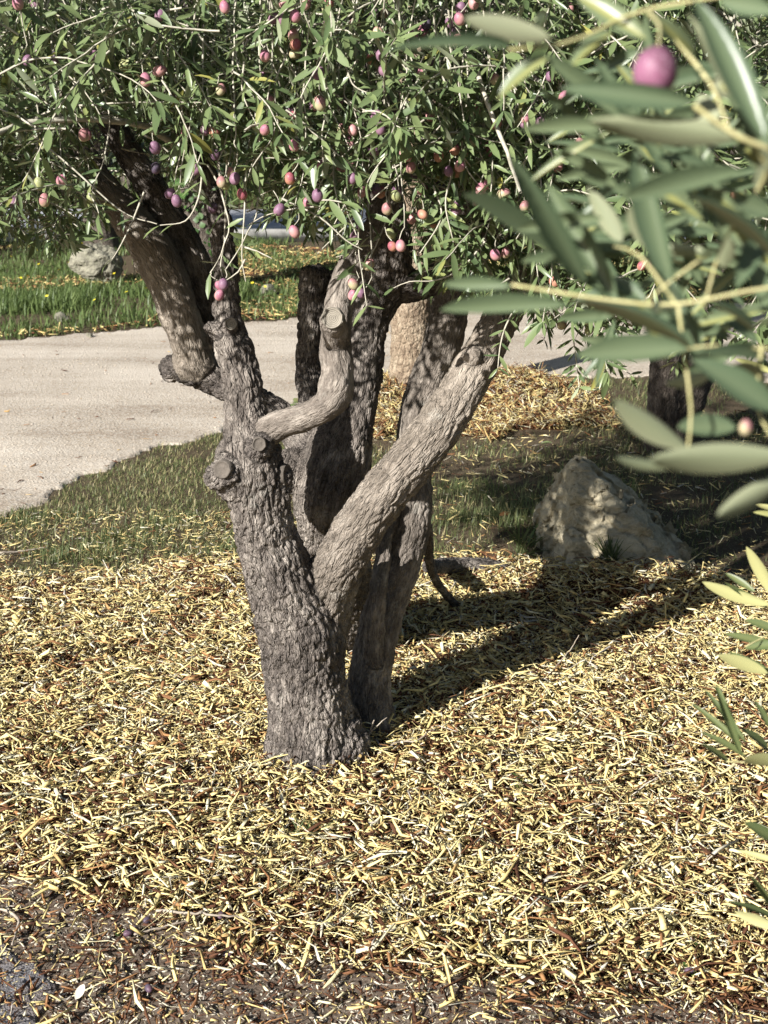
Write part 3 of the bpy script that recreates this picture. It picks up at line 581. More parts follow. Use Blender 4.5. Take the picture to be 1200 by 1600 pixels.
# ------------------------------------------------------------------ leaves
LV = np.array([(0, 0, 0), (.3, -.42, .025), (.3, 0, -.01), (.3, .42, .025), (.68, -.44, .0), (.68, 0, -.035), (.68, .44, .0), (1, 0, -.07)])
LT = [(0, 1, 2), (0, 2, 3), (4, 7, 5), (5, 7, 6)]; LQ = [(1, 4, 5, 2), (2, 5, 6, 3)]
class Leaves:
    def __init__(s): s.p = []; s.d = []; s.n = []; s.L = []; s.W = []; s.t = []
    def add(s, p, d, n, L, W, t): s.p.append(p); s.d.append(d); s.n.append(n); s.L.append(L); s.W.append(W); s.t.append(t)
    def arr(s):
        p, d, n = map(lambda a: np.array(a, float), (s.p, s.d, s.n)); d = nrm(d); n = n - d * (d * n).sum(1, keepdims=True); n = nrm(n)
        return p, d, n, np.array(s.L), np.array(s.W), np.array(s.t)
def leaf_stuff(name, ar, mat, parent, droop=1.0):
    p, d, n, L, W, t = ar; k = len(p); tv = np.broadcast_to(LV, (k, 8, 3)).copy(); cv = rng.normal(.4, 1.3, k) * droop
    tv[:, :, 2] += -(LV[None, :, 0] ** 2) * .12 * cv[:, None]
    s = np.cross(n, d); V, T, Q, a_ = many(tv, LT, LQ, p, d * L[:, None], s * W[:, None], n * L[:, None], t)
    return link(name, mesh_np(name, V, T, Q, mat, {'tint': a_}, True), parent)
def leaf_mesh(mat, curve, t, fold=.16, segs=7, twist=0.0, vein=0.0):
    V = []; Q = []; T = []
    for i in range(segs + 1):
        u = i / segs; wd = (math.sin(math.pi * min(1, u * .92 + .04)) ** .75) * .5 if 0 < i < segs else .02
        z = -curve * u * u
        c_, s_ = math.cos(twist * u), math.sin(twist * u); k_ = .2
        V += [(u, -wd * c_, z + wd * fold * .25 - wd * s_ * k_), (u, 0, z), (u, wd * c_, z + wd * fold * .25 + wd * s_ * k_)]
        if i:
            a_ = (i - 1) * 3; Q += [(a_, a_ + 3, a_ + 4, a_ + 1), (a_ + 1, a_ + 4, a_ + 5, a_ + 2)]
    return mesh_np('leaf', V, None, Q, mat, {'tint': np.clip(np.array([t + (vein if i % 3 == 1 else 0) for i in range(len(V))]), 0, .95 if t < .95 else 1)}, True)
def place_leaf(me, p, d, n, L, W, parent, name='leaf'):
    d = Vector(d).normalized(); n = Vector(n); n = (n - d * n.dot(d)).normalized(); s = n.cross(d)
    o = link(name, me, parent)
    m4 = Matrix(((d.x * L, s.x * W, n.x * L, p[0]), (d.y * L, s.y * W, n.y * L, p[1]), (d.z * L, s.z * W, n.z * L, p[2]), (0, 0, 0, 1)))
    o.matrix_basis = m4; return o

LOW = np.array([(-300, 340), (0, 355), (60, 378), (105, 400), (130, 345), (200, 338), (240, 352), (300, 348), (380, 362), (440, 350), (520, 378), (560, 395), (620, 410), (680, 440), (760, 452), (830, 480), (880, 545), (950, 590), (1010, 600), (1100, 560), (1500, 560)], float)
GAPS = [poly_in(g) for g in ([(135, 180), (215, 190), (300, 320), (345, 440), (215, 400), (150, 300)], [(305, 250), (372, 255), (410, 330), (385, 480), (325, 470)], [(365, 340), (540, 355), (530, 500), (380, 500)], [(560, 290), (640, 280), (650, 450), (545, 440)], [(235, 300), (330, 300), (330, 360), (240, 360)])]
def allowed(p, slack=0.0, gapkeep=.15):
    px, py = proj(p)
    if p[1] < 2.3: return False
    if py > np.interp(px, LOW[:, 0], LOW[:, 1]) + slack: return False
    if p[1] < 3.6 and gapkeep < 1:
        for g in GAPS:
            if g(np.array([px]), np.array([py]))[0] and random.random() > gapkeep: return False
    return True
lv = Leaves(); tw = Acc(); R3 = lambda s=1: np.array([random.gauss(0, s) for _ in range(3)])
def grow_twig(p0, d0, length, r0=.0022, droop=.9, slack=0, leaf=.052, start=0, gapkeep=.15, step=.021, check=True, lvs=lv, acc=tw, tmax=.94):
    p = np.array(p0, float); d = np.array(d0, float); d /= np.linalg.norm(d); pts = [p.copy()]; k = 0; n = int(length / step); side = np.cross(d, R3()); side /= np.linalg.norm(side)
    for i in range(n):
        d = d + R3(.10) + np.array([0, 0, -droop * step * 4]); d /= np.linalg.norm(d); p = p + d * step
        if check and not allowed(p, slack, gapkeep): break
        pts.append(p.copy())
        if i >= start:
            side = side - d * (side @ d); side /= max(np.linalg.norm(side), 1e-6); side = np.cross(d, side)
            for sg in (-1, 1):
                if random.random() < .10: continue
                ld = d * random.uniform(.5, 1.1) + side * sg + R3(.22) + np.array([0, 0, -.12]); ld /= np.linalg.norm(ld)
                up = np.array([-.25, -.35, 1.0]) + R3(.45); L = leaf * random.uniform(.7, 1.25); t = random.random()
                lvs.add(p, ld, up, L, L * random.uniform(.17, .26), t if t < .96 else (1.0 if random.random() < .25 else .9))
    if len(pts) > 2:
        C = np.array(pts); V, T, Q = tube(C, np.linspace(r0, r0 * .45, len(C)), 4, False); acc.add(V, None, Q)
        d = nrm(C[-1] - C[-2])
        if len(pts) > 4:
            for _ in range(2): lvs.add(C[-1], d + R3(.25), np.array([-.2, -.3, 1]) + R3(.3), leaf * .7, leaf * .15, random.random() * .9)
    return pts
# secondary branches rising and arching through the crown
hubs = []
for s in (A1, A2, A3, B1, C1, C2, D1, D2):
    up = s[s[:, 2] > 1.25]
    for _ in range(5):
        if len(up) < 3: continue
        q = up[random.randrange(len(up))]; a_ = random.uniform(0, 6.28)
        d = np.array([math.cos(a_), math.sin(a_) * .8 - .25, random.uniform(.1, .7)]); p = q[:3].copy(); pts = [p.copy()]
        for i in range(random.randint(14, 26)):
            d = nrm(d + R3(.10) + np.array([0, 0, -.045])); p = p + d * .035
            if p[2] > 2.3 or p[1] < 2.45 or not allowed(p, -25, 1): break
            pts.append(p.copy()); hubs.append(p.copy())
        if len(pts) > 3:
            V, T, Q = tube(np.array(pts), np.linspace(min(.009, q[3] * .6), .003, len(pts)), 6, False); tw.add(V, None, Q)
n_tw = 0
def crown(n, x0, x1, y0, y1, z0, z1, **kw):
    global n_tw
    for _ in range(n):
        p = np.array([random.uniform(x0, x1), random.uniform(y0, y1), random.uniform(z0, z1)])
        if not allowed(p, -10, 1): continue
        a_ = random.uniform(0, 6.28); d = np.array([math.cos(a_), math.sin(a_) - .35, random.uniform(-.6, .5)])
        grow_twig(p, d, random.uniform(.14, .36), **kw); n_tw += 1
crown(760, -1.15, 1.15, 2.65, 3.2, 1.12, 1.85, gapkeep=.12)
crown(620, -1.2, 1.2, 3.2, 4.1, 1.1, 2.0, gapkeep=.3)
crown(560, -1.0, 1.3, 2.6, 4.4, 1.85, 3.0, leaf=.065)  # crown above the view, made taller and denser to block overhead sky light
crown(420, -1.3, -.45, 2.9, 3.8, 1.10, 1.8, leaf=.036)
# olives with their hanging fruiting twigs, where the photograph shows them
OL = [(443, 5, 'p'), (478, 6, 'p'), (428, 28, 'v'), (414, 87, 'p'), (411, 118, 'v'), (423, 160, 'p'), (431, 181, 'd'), (456, 183, 'r'), (421, 209, 'b'), (433, 224, 'b'), (424, 236, 'g'), (460, 227, 'p'), (479, 223, 'b'), (291, 205, 'p'), (321, 203, 'v'), (335, 205, 'r'),
      (307, 264, 'v'), (266, 302, 'v'), (276, 314, 'v'), (360, 269, 'b'), (367, 279, 'v'), (535, 202, 'b'), (551, 203, 'p'), (549, 220, 'p'), (504, 260, 'p'), (533, 262, 'p'), (549, 258, 'b'), (551, 279, 'v'), (550, 317, 'v'), (453, 279, 'r'), (617, 180, 'v'),
      (673, 180, 'p'), (730, 150, 'r'), (748, 172, 'b'), (738, 221, 'b'), (735, 235, 'p'), (821, 184, 'p'), (871, 259, 'p'), (751, 296, 'p'), (763, 287, 'p'), (787, 303, 'b'), (746, 314, 'p'), (820, 322, 'b'), (620, 300, 'v'), (645, 341, 'p'), (674, 348, 'r'),
      (610, 365, 'g'), (613, 385, 'r'), (626, 384, 'p'), (576, 413, 'b'), (552, 444, 'b'), (552, 460, 'p'), (564, 458, 'v'), (553, 365, 'v'), (554, 353, 'd'), (343, 446, 'p'), (343, 461, 'p'), (349, 444, 'v'), (774, 398, 'p'), (870, 396, 'v'), (872, 432, 'd'), (866, 440, 'r'),
      (906, 202, 'r'), (908, 226, 'b'), (882, 152, 'p'), (860, 119, 'v'), (676, 98, 'd'), (645, 57, 'p'), (650, 270, 'd'), (642, 262, 'b'), (588, 296, 'd'), (595, 300, 'r'), (490, 165, 'v'), (568, 162, 'r'), (250, 24, 'v'), (28, 5, 'p'), (55, 4, 'v'), (718, 30, 'p'), (585, 18, 'd'), (513, 3, 'r'), (740, 5, 'p'),
      (861, 507, 'g'), (918, 500, 'g'), (921, 515, 'g'), (936, 518, 'b'), (878, 506, 'b'), (895, 240, 'r'), (660, 335, 'r'), (712, 268, 'r'), (790, 395, 'b'), (135, 210, 'p'), (600, 110, 'v'), (337, 130, 'v'), (345, 140, 'b'), (415, 195, 'd'), (460, 362, 'p'), (1003, 415, 'r'), (1022, 412, 'p')]
for _ in range(100): OL.append((random.gauss(590, 170) if random.random() < .7 else random.uniform(20, 900), random.uniform(5, 330), random.choice('ppppvvvbbrdg')))
def olive_mesh(mat):
    import bmesh
    bm = bmesh.new(); bmesh.ops.create_uvsphere(bm, u_segments=14, v_segments=10, radius=1)
    for v in bm.verts: v.co.x *= .0108 * (1 - .06 * v.co.z); v.co.y *= .0108 * (1 - .06 * v.co.z); v.co.z *= .0138
    for f in bm.faces: f.smooth = True
    me = bpy.data.meshes.new('olive'); bm.to_mesh(me); bm.free(); me.materials.append(mat); return me
OM = {k: olive_mesh(M['olive_' + v]) for k, v in dict(p='pink', v='violet', r='red', d='dark', b='blush', g='green').items()}
hero = Leaves()
for i, (px, py, k) in enumerate(OL):
    Y = 2.66 + random.random() * .16 if py < 480 else 3.0
    if k == 'd': Y += .1
    c = at(px, py, Y); o = link('olive', OM[k], tree, c); sc = random.uniform(.80, 1.02); o.scale = (sc, sc, sc * random.uniform(.9, 1.05))
    o.rotation_euler = (random.gauss(0, .35), random.gauss(0, .35), random.uniform(0, 6.28))
    top = c + np.array([random.gauss(0, .004), .002, .0125 * sc]); kn_ = top + np.array([random.uniform(-.014, .014), random.uniform(0, .015), random.uniform(.012, .026)])
    V, T, Q = tube(catmull([top, (top + kn_) / 2 + R3(.002), kn_], .006), .0009, 4, False); tw.add(V, None, Q)
    if i % 2 == 0 or random.random() < .3 or py > 430:
        L = random.uniform(.16, .30); nn = 10; rise = np.array([random.uniform(-.25, .25), random.uniform(.05, .3), 1.0]); pts = []
        bend = R3(.03)
        for q in range(nn + 1):
            u = q / nn; pts.append(kn_ + rise * L * u + bend * math.sin(u * math.pi) + np.array([random.gauss(0, .0015), 0, 0]))
        pts = pts[::-1]; C = catmull(pts, .012); V, T, Q = tube(C, np.linspace(.0022, .0011, len(C)), 5, False); tw.add(V, None, Q)
        side = np.array([1.0, 0, 0])
        for q in range(1, nn + 1):
            if random.random() < .25: continue
            d = nrm(pts[q] - pts[q - 1]); side = np.cross(d, side); side = nrm(side + R3(.2))
            for sg in (-1, 1):
                if random.random() < .25: continue
                ld = d * .6 + side * sg + R3(.2); LL = random.uniform(.035, .058); hero.add(pts[q], ld, np.array([-.35, -.6, .8]) + R3(.45), LL, LL * random.uniform(.18, .26), random.random() * .93)
# hand placed hanging sprigs below the crown
def sprig(pts, nleaf, L=.05, Y=None, spread=1.0, tmax=.93):
    C = catmull([at(*p) for p in pts], .012); V, T, Q = tube(C, np.linspace(.0022, .001, len(C)), 5, False); tw.add(V, None, Q)
    idx = np.linspace(len(C) * .15, len(C) - 1, nleaf // 2).astype(int); side = np.array([1.0, 0, .2])
    for j in idx:
        d = nrm(C[min(j + 1, len(C) - 1)] - C[max(j - 1, 0)]); side = nrm(side - d * (side @ d) + R3(.25))
        for sg in (-1, 1):
            ll = L * random.uniform(.75, 1.2); hero.add(C[j], d * .8 + side * sg * spread + R3(.15), np.array([-.3, -.6, .8]) + R3(.4), ll, ll * random.uniform(.18, .25), random.random() * tmax)
sprig([(385, 250, 2.75), (382, 330, 2.72), (378, 400, 2.7), (384, 440, 2.7)], 16)
sprig([(378, 385, 2.71), (400, 392, 2.7), (425, 404, 2.69)], 8, .035)
sprig([(383, 405, 2.7), (372, 425, 2.7), (350, 440, 2.7)], 6, .035)
sprig([(566, 110, 2.78), (568, 220, 2.75), (562, 320, 2.72), (560, 385, 2.72), (566, 430, 2.71), (573, 478, 2.70)], 22, .045)
sprig([(560, 380, 2.73), (545, 395, 2.72), (525, 402, 2.71)], 8, .045)
sprig([(760, 375, 2.8), (720, 420, 2.78), (680, 438, 2.77), (640, 440, 2.76), (615, 450, 2.76)], 16, .04)
sprig([(800, 490, 2.85), (788, 515, 2.84), (781, 545, 2.83), (778, 575, 2.82)], 10, .032)
sprig([(520, 322, 2.72), (470, 325, 2.7), (420, 335, 2.7), (390, 350, 2.7)], 14, .04)
sprig([(440, 310, 2.72), (500, 340, 2.71), (540, 375, 2.7), (566, 390, 2.7)], 10, .035)
sprig([(100, 160, 2.75), (130, 165, 2.74), (200, 160, 2.73), (317, 160, 2.72)], 16, .045)
sprig([(317, 60, 2.74), (317, 160, 2.72), (316, 230, 2.71), (296, 285, 2.7)], 14, .04)
sprig([(316, 270, 2.71), (310, 310, 2.7), (290, 345, 2.7), (250, 352, 2.7)], 14, .042)
sprig([(50, 210, 2.76), (110, 260, 2.75), (190, 330, 2.74), (245, 350, 2.73)], 16, .04)
sprig([(225, 300, 2.72), (205, 350, 2.71), (185, 390, 2.7), (175, 405, 2.7)], 8, .035)
sprig([(905, 470, 3.05), (895, 510, 3.03), (900, 560, 3.02), (905, 605, 3.0)], 20, .038)
sprig([(930, 480, 3.05), (940, 530, 3.03), (950, 560, 3.02), (985, 585, 3.0)], 14, .04)
sprig([(870, 470, 3.1), (858, 500, 3.08), (850, 530, 3.06)], 10, .035)
for i in range(26):
    px = random.uniform(380, 900); py = random.uniform(20, 330); sprig([(px, py, 2.74), (px + random.gauss(0, 15), py + 50, 2.72), (px + random.gauss(0, 30), py + 110, 2.70)], 14, .045)
ph_, dh_, nh_, Lh_, Wh_, th_ = hero.arr(); pa, da, na, La, Wa, ta = lv.arr()
# the 300 leaves that show largest are parts of their own
allp = np.vstack([ph_, pa]); alld = np.vstack([dh_, da]); alln = np.vstack([nh_, na]); allL = np.concatenate([Lh_, La]); allW = np.concatenate([Wh_, Wa]); allt = np.concatenate([th_, ta])
_pc = np.array([proj(p + d * L * .5) for p, d, L in zip(allp, alld, allL)]); _drop = np.zeros(len(allp), bool)
for g in GAPS: _drop |= g(_pc[:, 0], _pc[:, 1])
_drop &= (allp[:, 1] < 3.45) & (rng.uniform(0, 1, len(allp)) < .72); _k = ~_drop
allp, alld, alln, allL, allW, allt = (a_[_k] for a_ in (allp, alld, alln, allL, allW, allt))
pp = np.array([proj(p + d * L * .5) for p, d, L in zip(allp, alld, allL)]); vis = (pp[:, 0] > 0) & (pp[:, 0] < 1200) & (pp[:, 1] > 0)
vw = nrm(allp - np.array([0, 0, CAM_H])); fac = np.abs((alln * vw).sum(1)) * np.sqrt(np.maximum(0, 1 - (alld * vw).sum(1) ** 2))
score = np.where(vis, allL * allW * (fac + .2), 0) * np.exp(-(allp[:, 1] - 2.6) * 4); order = np.argsort(-score); pick = order[:300]; rest = order[300:]
LM = [leaf_mesh(M['leaf'], c, t) for c, t in ((.02, .1), (.10, .35), (-.05, .6), (.16, .8), (.06, .25), (.0, .9), (.12, .5))]; LMY = leaf_mesh(M['leaf'], .08, 1.0)
for q in pick:
    me = LMY if allt[q] > .97 else LM[int(allt[q] * 6.99) % 7]
    place_leaf(me, allp[q], alld[q], alln[q], allL[q], allW[q] * 1.05, tree)
fo = leaf_stuff('foliage', tuple(a_[rest] for a_ in (allp, alld, alln, allL, allW, allt)), M['leaf'], tree); fo['kind'] = 'stuff'
tg = link('twigs', tw.mesh('twigs', M['twig'], True), tree); tg['kind'] = 'stuff'

# ------------------------------------------------------------------ trees behind
def bg_tree(name, label, base, r, height, crown_c, crown_r, nleaf, mat_bark, lean=(0, 0), leaf=.06, stems=None, group=None, forks=3, hollow=.45, voxel=.012):
    t = tag(empty(name, (base[0], base[1], 0)), label, 'tree', group)
    inv = np.array([base[0], base[1], 0.0])
    P = [[0, 0, -.06, r * 1.35], [0, 0, .05, r * 1.15], [lean[0] * .3, lean[1] * .3, height * .35, r], [lean[0] * .7, lean[1] * .7, height * .7, r * .92], [lean[0], lean[1], height, r * .85]]
    ss = [catmull(P, .05)]
    cc = np.array(crown_c) - inv
    for k in range(forks):
        a_ = 6.28 * k / forks + random.uniform(-.4, .4); e = cc + np.array([math.cos(a_) * crown_r[0] * .5, math.sin(a_) * crown_r[1] * .5, crown_r[2] * .35])
        s0 = np.array([lean[0], lean[1], height * random.uniform(.8, 1)]); mid = (s0 + e) / 2 + R3(.06)
        ss.append(catmull([[*s0, r * .6], [*mid, r * .45], [*e, r * .2]], .05))
    for s in (stems or []): ss.append(s)
    wood('trunk', ss, voxel, mat_bark, t, amp=1.0)
    n = nleaf; u = nrm(rng.normal(0, 1, (n, 3))); rr = (hollow + (1 - hollow) * rng.uniform(0, 1, n)) ** .7
    rr = rr * (1 + .28 * np.sin(u[:, 0] * 5 + base[0]) * np.cos(u[:, 2] * 6 + u[:, 1] * 4)); p = cc + u * rr[:, None] * np.array(crown_r)
    cl = rng.normal(0, 1, (n // 14 + 1, 3)) * .12; p = p[: n // 14 + 1][np.repeat(np.arange(n // 14 + 1), 14)[:n]] + rng.normal(0, .10, (n, 3))
    d = nrm(rng.normal(0, 1, (n, 3)) + np.array([0, 0, -.5])); nn = rng.normal(0, .5, (n, 3)) + np.array([-.2, -.3, 1]); nn = nrm(nn - d * (d * nn).sum(1, keepdims=True))
    L = leaf * rng.uniform(.7, 1.3, n)
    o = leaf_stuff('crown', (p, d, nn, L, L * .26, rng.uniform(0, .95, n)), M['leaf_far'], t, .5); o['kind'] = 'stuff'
    return t
bE = gnd(640, 632)
bg_tree('olive_tree', 'tree with straight tan plated bark beside the low mulch mound', (bE[0], bE[1]), .095, 1.45, (.15, 7.4, 2.3), (1.1, .9, 1.0), 9000, M['bark_warm'], voxel=.008, lean=(.02, .03))
bR = gnd(1035, 700)
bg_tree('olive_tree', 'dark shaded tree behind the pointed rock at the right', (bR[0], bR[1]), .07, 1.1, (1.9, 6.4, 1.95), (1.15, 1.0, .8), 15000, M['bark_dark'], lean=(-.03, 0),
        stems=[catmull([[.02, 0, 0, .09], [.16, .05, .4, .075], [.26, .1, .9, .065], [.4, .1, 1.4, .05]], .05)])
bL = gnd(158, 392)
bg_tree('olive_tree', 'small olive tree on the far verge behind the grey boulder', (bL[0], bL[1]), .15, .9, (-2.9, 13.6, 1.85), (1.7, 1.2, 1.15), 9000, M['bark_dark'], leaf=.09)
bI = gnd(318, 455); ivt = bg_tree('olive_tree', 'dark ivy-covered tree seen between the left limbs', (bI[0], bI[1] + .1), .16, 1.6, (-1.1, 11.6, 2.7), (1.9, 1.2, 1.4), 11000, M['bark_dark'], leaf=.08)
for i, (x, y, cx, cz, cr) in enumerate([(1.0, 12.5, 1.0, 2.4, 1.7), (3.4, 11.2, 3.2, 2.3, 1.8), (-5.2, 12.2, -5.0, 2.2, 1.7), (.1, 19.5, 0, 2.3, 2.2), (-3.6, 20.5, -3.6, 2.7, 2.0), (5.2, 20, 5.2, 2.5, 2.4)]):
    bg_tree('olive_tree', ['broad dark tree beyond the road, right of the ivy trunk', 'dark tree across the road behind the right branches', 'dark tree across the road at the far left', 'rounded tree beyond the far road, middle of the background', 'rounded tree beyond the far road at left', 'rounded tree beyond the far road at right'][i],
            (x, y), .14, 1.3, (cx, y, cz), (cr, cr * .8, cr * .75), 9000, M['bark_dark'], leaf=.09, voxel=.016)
bg_tree('olive_tree', 'unseen olive tree added behind the camera to block sky light', (.9, -2.9), .12, 1.2, (.7, -2.9, 2.0), (1.9, 1.2, 1.25), 9000, M['bark_dark'], leaf=.09, voxel=.016)  # out of view, added behind the camera to deepen shade on the trunks
bg_tree('olive_tree', 'unseen olive tree added to the right to block sky light', (3.6, 2.6), .12, 1.2, (3.7, 2.6, 1.9), (1.3, 1.6, 1.3), 9000, M['bark_dark'], leaf=.09, voxel=.016)  # also out of view, added to cut sky fill from the right
# ivy on the dark trunk
iv = Acc(); IVV = np.array([(0, 0, 0), (.45, -.5, .03), (.5, .5, .03), (1, 0, -.05), (.2, -.35, 0), (.2, .35, 0)]); n = 420
a_ = rng.uniform(0, 6.28, n); zz = rng.uniform(.0, 1.05, n); rr = .17 + rng.uniform(0, .05, n) + .03 * np.sin(zz * 9)
p = np.stack([np.cos(a_) * rr, np.sin(a_) * rr, zz], -1); nn = nrm(np.stack([np.cos(a_), np.sin(a_), rng.uniform(.1, .7, n)], -1) + rng.normal(0, .25, (n, 3))); d = nrm(np.cross(nn, rng.normal(0, 1, (n, 3)))); L = rng.uniform(.03, .055, n)
s = np.cross(nn, d); V, T, Q, t = many(IVV, [(0, 4, 5), (4, 1, 5), (5, 1, 2), (1, 3, 2)], None, p, d * L[:, None], s * L[:, None], nn * L[:, None], rng.uniform(0, .9, n))
ivo = tag(empty('ivy_plant', (bI[0] + .02, bI[1] + .1, 0)), 'ivy with small dark green leaves climbing the dark trunk at left', 'ivy')
x = link('ivy_leaves', mesh_np('ivy_leaves', V, T, None, M['ivy'], {'tint': t}), ivo); x['kind'] = 'stuff'
V, T, Q = tube([[.17, -.02, -.02], [.16, -.07, .4], [.14, -.1, .8], [.12, -.12, 1.05]], .012, 5); link('stem', mesh_np('stem', V, T, Q, M['twig_dead']), ivo)
# distant wood
n = 60000; xx = rng.uniform(-16, 16, n); top = 4.6 + .8 * np.sin(xx * .9) + .5 * np.sin(xx * 2.3 + 1); zz = rng.uniform(0, 1, n) * top; yy = 24 + .9 * np.sin(xx * 1.3 + zz) + rng.normal(0, .45, n) + zz * .15
p = np.stack([xx, yy, zz], -1); d = nrm(rng.normal(0, 1, (n, 3))); nn = nrm(np.cross(d, rng.normal(0, 1, (n, 3)))); L = rng.uniform(.14, .3, n)
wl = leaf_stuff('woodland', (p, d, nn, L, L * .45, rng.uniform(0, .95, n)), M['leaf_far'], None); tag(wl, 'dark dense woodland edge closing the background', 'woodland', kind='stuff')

# ------------------------------------------------------------------ rocks
def rock(name, label, pts, mat, voxel=.012, amp=1.0, sub=1):
    import bmesh
    bm = bmesh.new()
    for p in pts: bm.verts.new(p)
    bmesh.ops.convex_hull(bm, input=bm.verts); me = bpy.data.meshes.new('r'); bm.to_mesh(me); bm.free()
    o = link('tmp', me); md = o.modifiers.new('r', 'REMESH'); md.mode = 'VOXEL'; md.voxel_size = voxel; sm = o.modifiers.new('s', 'SMOOTH'); sm.factor = .4; sm.iterations = 1
    dg = bpy.context.evaluated_depsgraph_get(); m2 = bpy.data.meshes.new_from_object(o.evaluated_get(dg)); bpy.data.objects.remove(o)
    c = np.mean(np.array(pts), axis=0); c[2] = 0
    for v in m2.vertices:
        p = v.co; n_ = v.normal; st_ = noise.ridged_multi_fractal(Vector((p.x * 7, p.y * 7, p.z * 10)), 1.0, 2.1, 5, 1.0, 2.0)
        ce, cp = noise.voronoi(Vector((p.x * 9 + p.z * 3, p.y * 9, p.z * 12))); lg = math.sin(cp[0].x * 12.9 + cp[0].y * 78.2 + cp[0].z * 37.7); crack = min(1, (ce[1] - ce[0]) * 3)
        v.co = p + n_ * amp * ((st_ - 1.1) * .012 + (crack - .8) * .010 + lg * .008 + noise.noise(p * 30) * .004)
    m2.transform(Matrix.Translation(-Vector(c)));
    m2.materials.clear(); m2.materials.append(mat)
    for f in m2.polygons: f.use_smooth = False
    m2.name = name; r = link(name, m2, None, c); tag(r, label, 'rock'); return r
AP = at
rp = [AP(905, 716, 4.62), AP(872, 738, 4.60), AP(848, 800, 4.62), AP(842, 905, 4.50), AP(935, 742, 4.66), AP(985, 768, 4.75), AP(1034, 816, 4.72), AP(1100, 890, 4.35), AP(1070, 900, 4.2), AP(1072, 868, 4.66), AP(1110, 925, 4.55), AP(1100, 905, 4.7), AP(905, 716, 4.55),
      AP(885, 925, 4.22), AP(900, 800, 4.38), AP(960, 880, 4.26), AP(1010, 925, 4.25), AP(900, 740, 4.54), (.55, 4.95, 0), (.95, 5.0, 0), (.72, 4.85, .12), (.6, 4.4, -.06), (1.0, 4.5, -.06), (.55, 4.6, -.06), AP(895, 930, 4.26), (.6, 4.8, .1)]
rock('pointed_rock', 'large pointed ochre rock in dappled shade behind the mulch', rp, M['rock'], .009, 1.3)
rb = gnd(145, 448)
sp = [tuple(np.array([rb[0], rb[1] + .15, .14]) + np.array([.23, .18, .2]) * nrm(np.array([random.gauss(0, 1), random.gauss(0, 1), random.gauss(0, .8)]))) for _ in range(26)]
rock('grey_boulder', 'rounded grey lichened boulder on the far verge at left', sp, M['rock2'], .02, 1.4)
for i, (px, py, s_) in enumerate([(500, 1180, 0), (140, 528, .035), (420, 460, .07), (96, 505, .06)]):
    if s_:
        g = gnd(px, py); sp = [tuple(np.array([g[0], g[1], s_ * .5]) + np.array([s_, s_, s_ * .7]) * nrm(np.array([random.gauss(0, 1) for _ in range(3)]))) for _ in range(18)]
        rock('small_stone', ['', 'small stone at the left road edge', 'small pale stone in the verge between the limbs', 'small pale stone in the left verge grass'][i], sp, M['rock2'], .01, .4)

# ------------------------------------------------------------------ the nearer tree reaching in from the right
ft = tag(empty('olive_tree', (1.55, 1.1, 0)), 'nearer olive tree whose blurred leafy branches reach in from the right edge', 'olive tree')
off = np.array([1.55, 1.1, 0.0])
def tl(P): return np.asarray(P, float) - off
tk = [catmull([[0, 0, -.05, .12], [0, 0, .3, .1], [.03, 0, .9, .085], [0, -.05, 1.5, .07], [-.05, -.1, 2.2, .05]], .04)]
br1 = catmull([[0, -.02, 1.2, .05], [-.3, -.15, 1.5, .035], [-.7, -.3, 1.62, .02], [-.95, -.36, 1.58, .012]], .04)
br2 = catmull([[.02, 0, .6, .045], [-.3, .0, .78, .03], [-.65, .1, .85, .018], [-.85, .12, .9, .009]], .04)
br3 = catmull([[.05, .1, .7, .04], [.15, .35, .9, .03], [-.1, .7, 1.0, .018], [-.35, .75, .95, .01]], .04)
wood('trunk', tk + [br1, br2, br3], .012, M['bark'], ft)
n = 9000; u = nrm(rng.normal(0, 1, (n, 3))); p = np.array([.55, .35, 2.15]) + u * (rng.uniform(.4, 1, n) ** .6)[:, None] * np.array([1.15, 1.4, .85])
p = p[:n // 12][np.repeat(np.arange(n // 12), 12)[:n]] + rng.normal(0, .09, (n, 3)); q_ = p + off; dz_ = (q_ - CAM_H * np.array([0, 0, 1])) @ FW; keep = (dz_ < .2) | ((q_[:, 0] / np.maximum(dz_, .2)) > .30); p = p[keep]; n = len(p)
d = nrm(rng.normal(0, 1, (n, 3)) + np.array([0, 0, -.5])); nn = nrm(rng.normal(0, .5, (n, 3)) + np.array([-.2, -.3, 1])); nn = nrm(nn - d * (d * nn).sum(1, keepdims=True)); L = rng.uniform(.06, .11, n)
x = leaf_stuff('crown', (p, d, nn, L, L * .24, rng.uniform(0, .95, n)), M['leaf_near'], ft, .5); x['kind'] = 'stuff'  # crown kept outside the view, added to screen sky light from the right
NM = [leaf_mesh(M['leaf_near'], c, t, .9, 10, tw_, .45) for c, t, tw_ in ((.08, .0, .7), (.04, .45, -.9), (.14, .85, .5), (-.08, .2, -.6))]
ntw = Acc()
CAMP = np.array([0, 0, CAM_H])
def near_leaf(b, t, wd, ft_=1, Y0=.70, Y1=None, face=1, m=0, wide=1.0):
    """leaf from base pixel b to tip pixel t at depths Y0, Y1; face +1 upper side toward the lens"""
    Y1 = Y1 or Y0; P = at(b[0], b[1], Y0); Q = at(t[0], t[1], Y1); L = np.linalg.norm(Q - P); W = wpx(wd, b[0], b[1], (Y0 + Y1) / 2)
    toc = nrm(CAMP - P); n_ = toc * face + np.array([-.25, 0, .45]) * (1 if face > 0 else -.3) + R3(.15)
    return place_leaf(NM[m], tl(P), Q - P, n_, L, W * .86, ft)
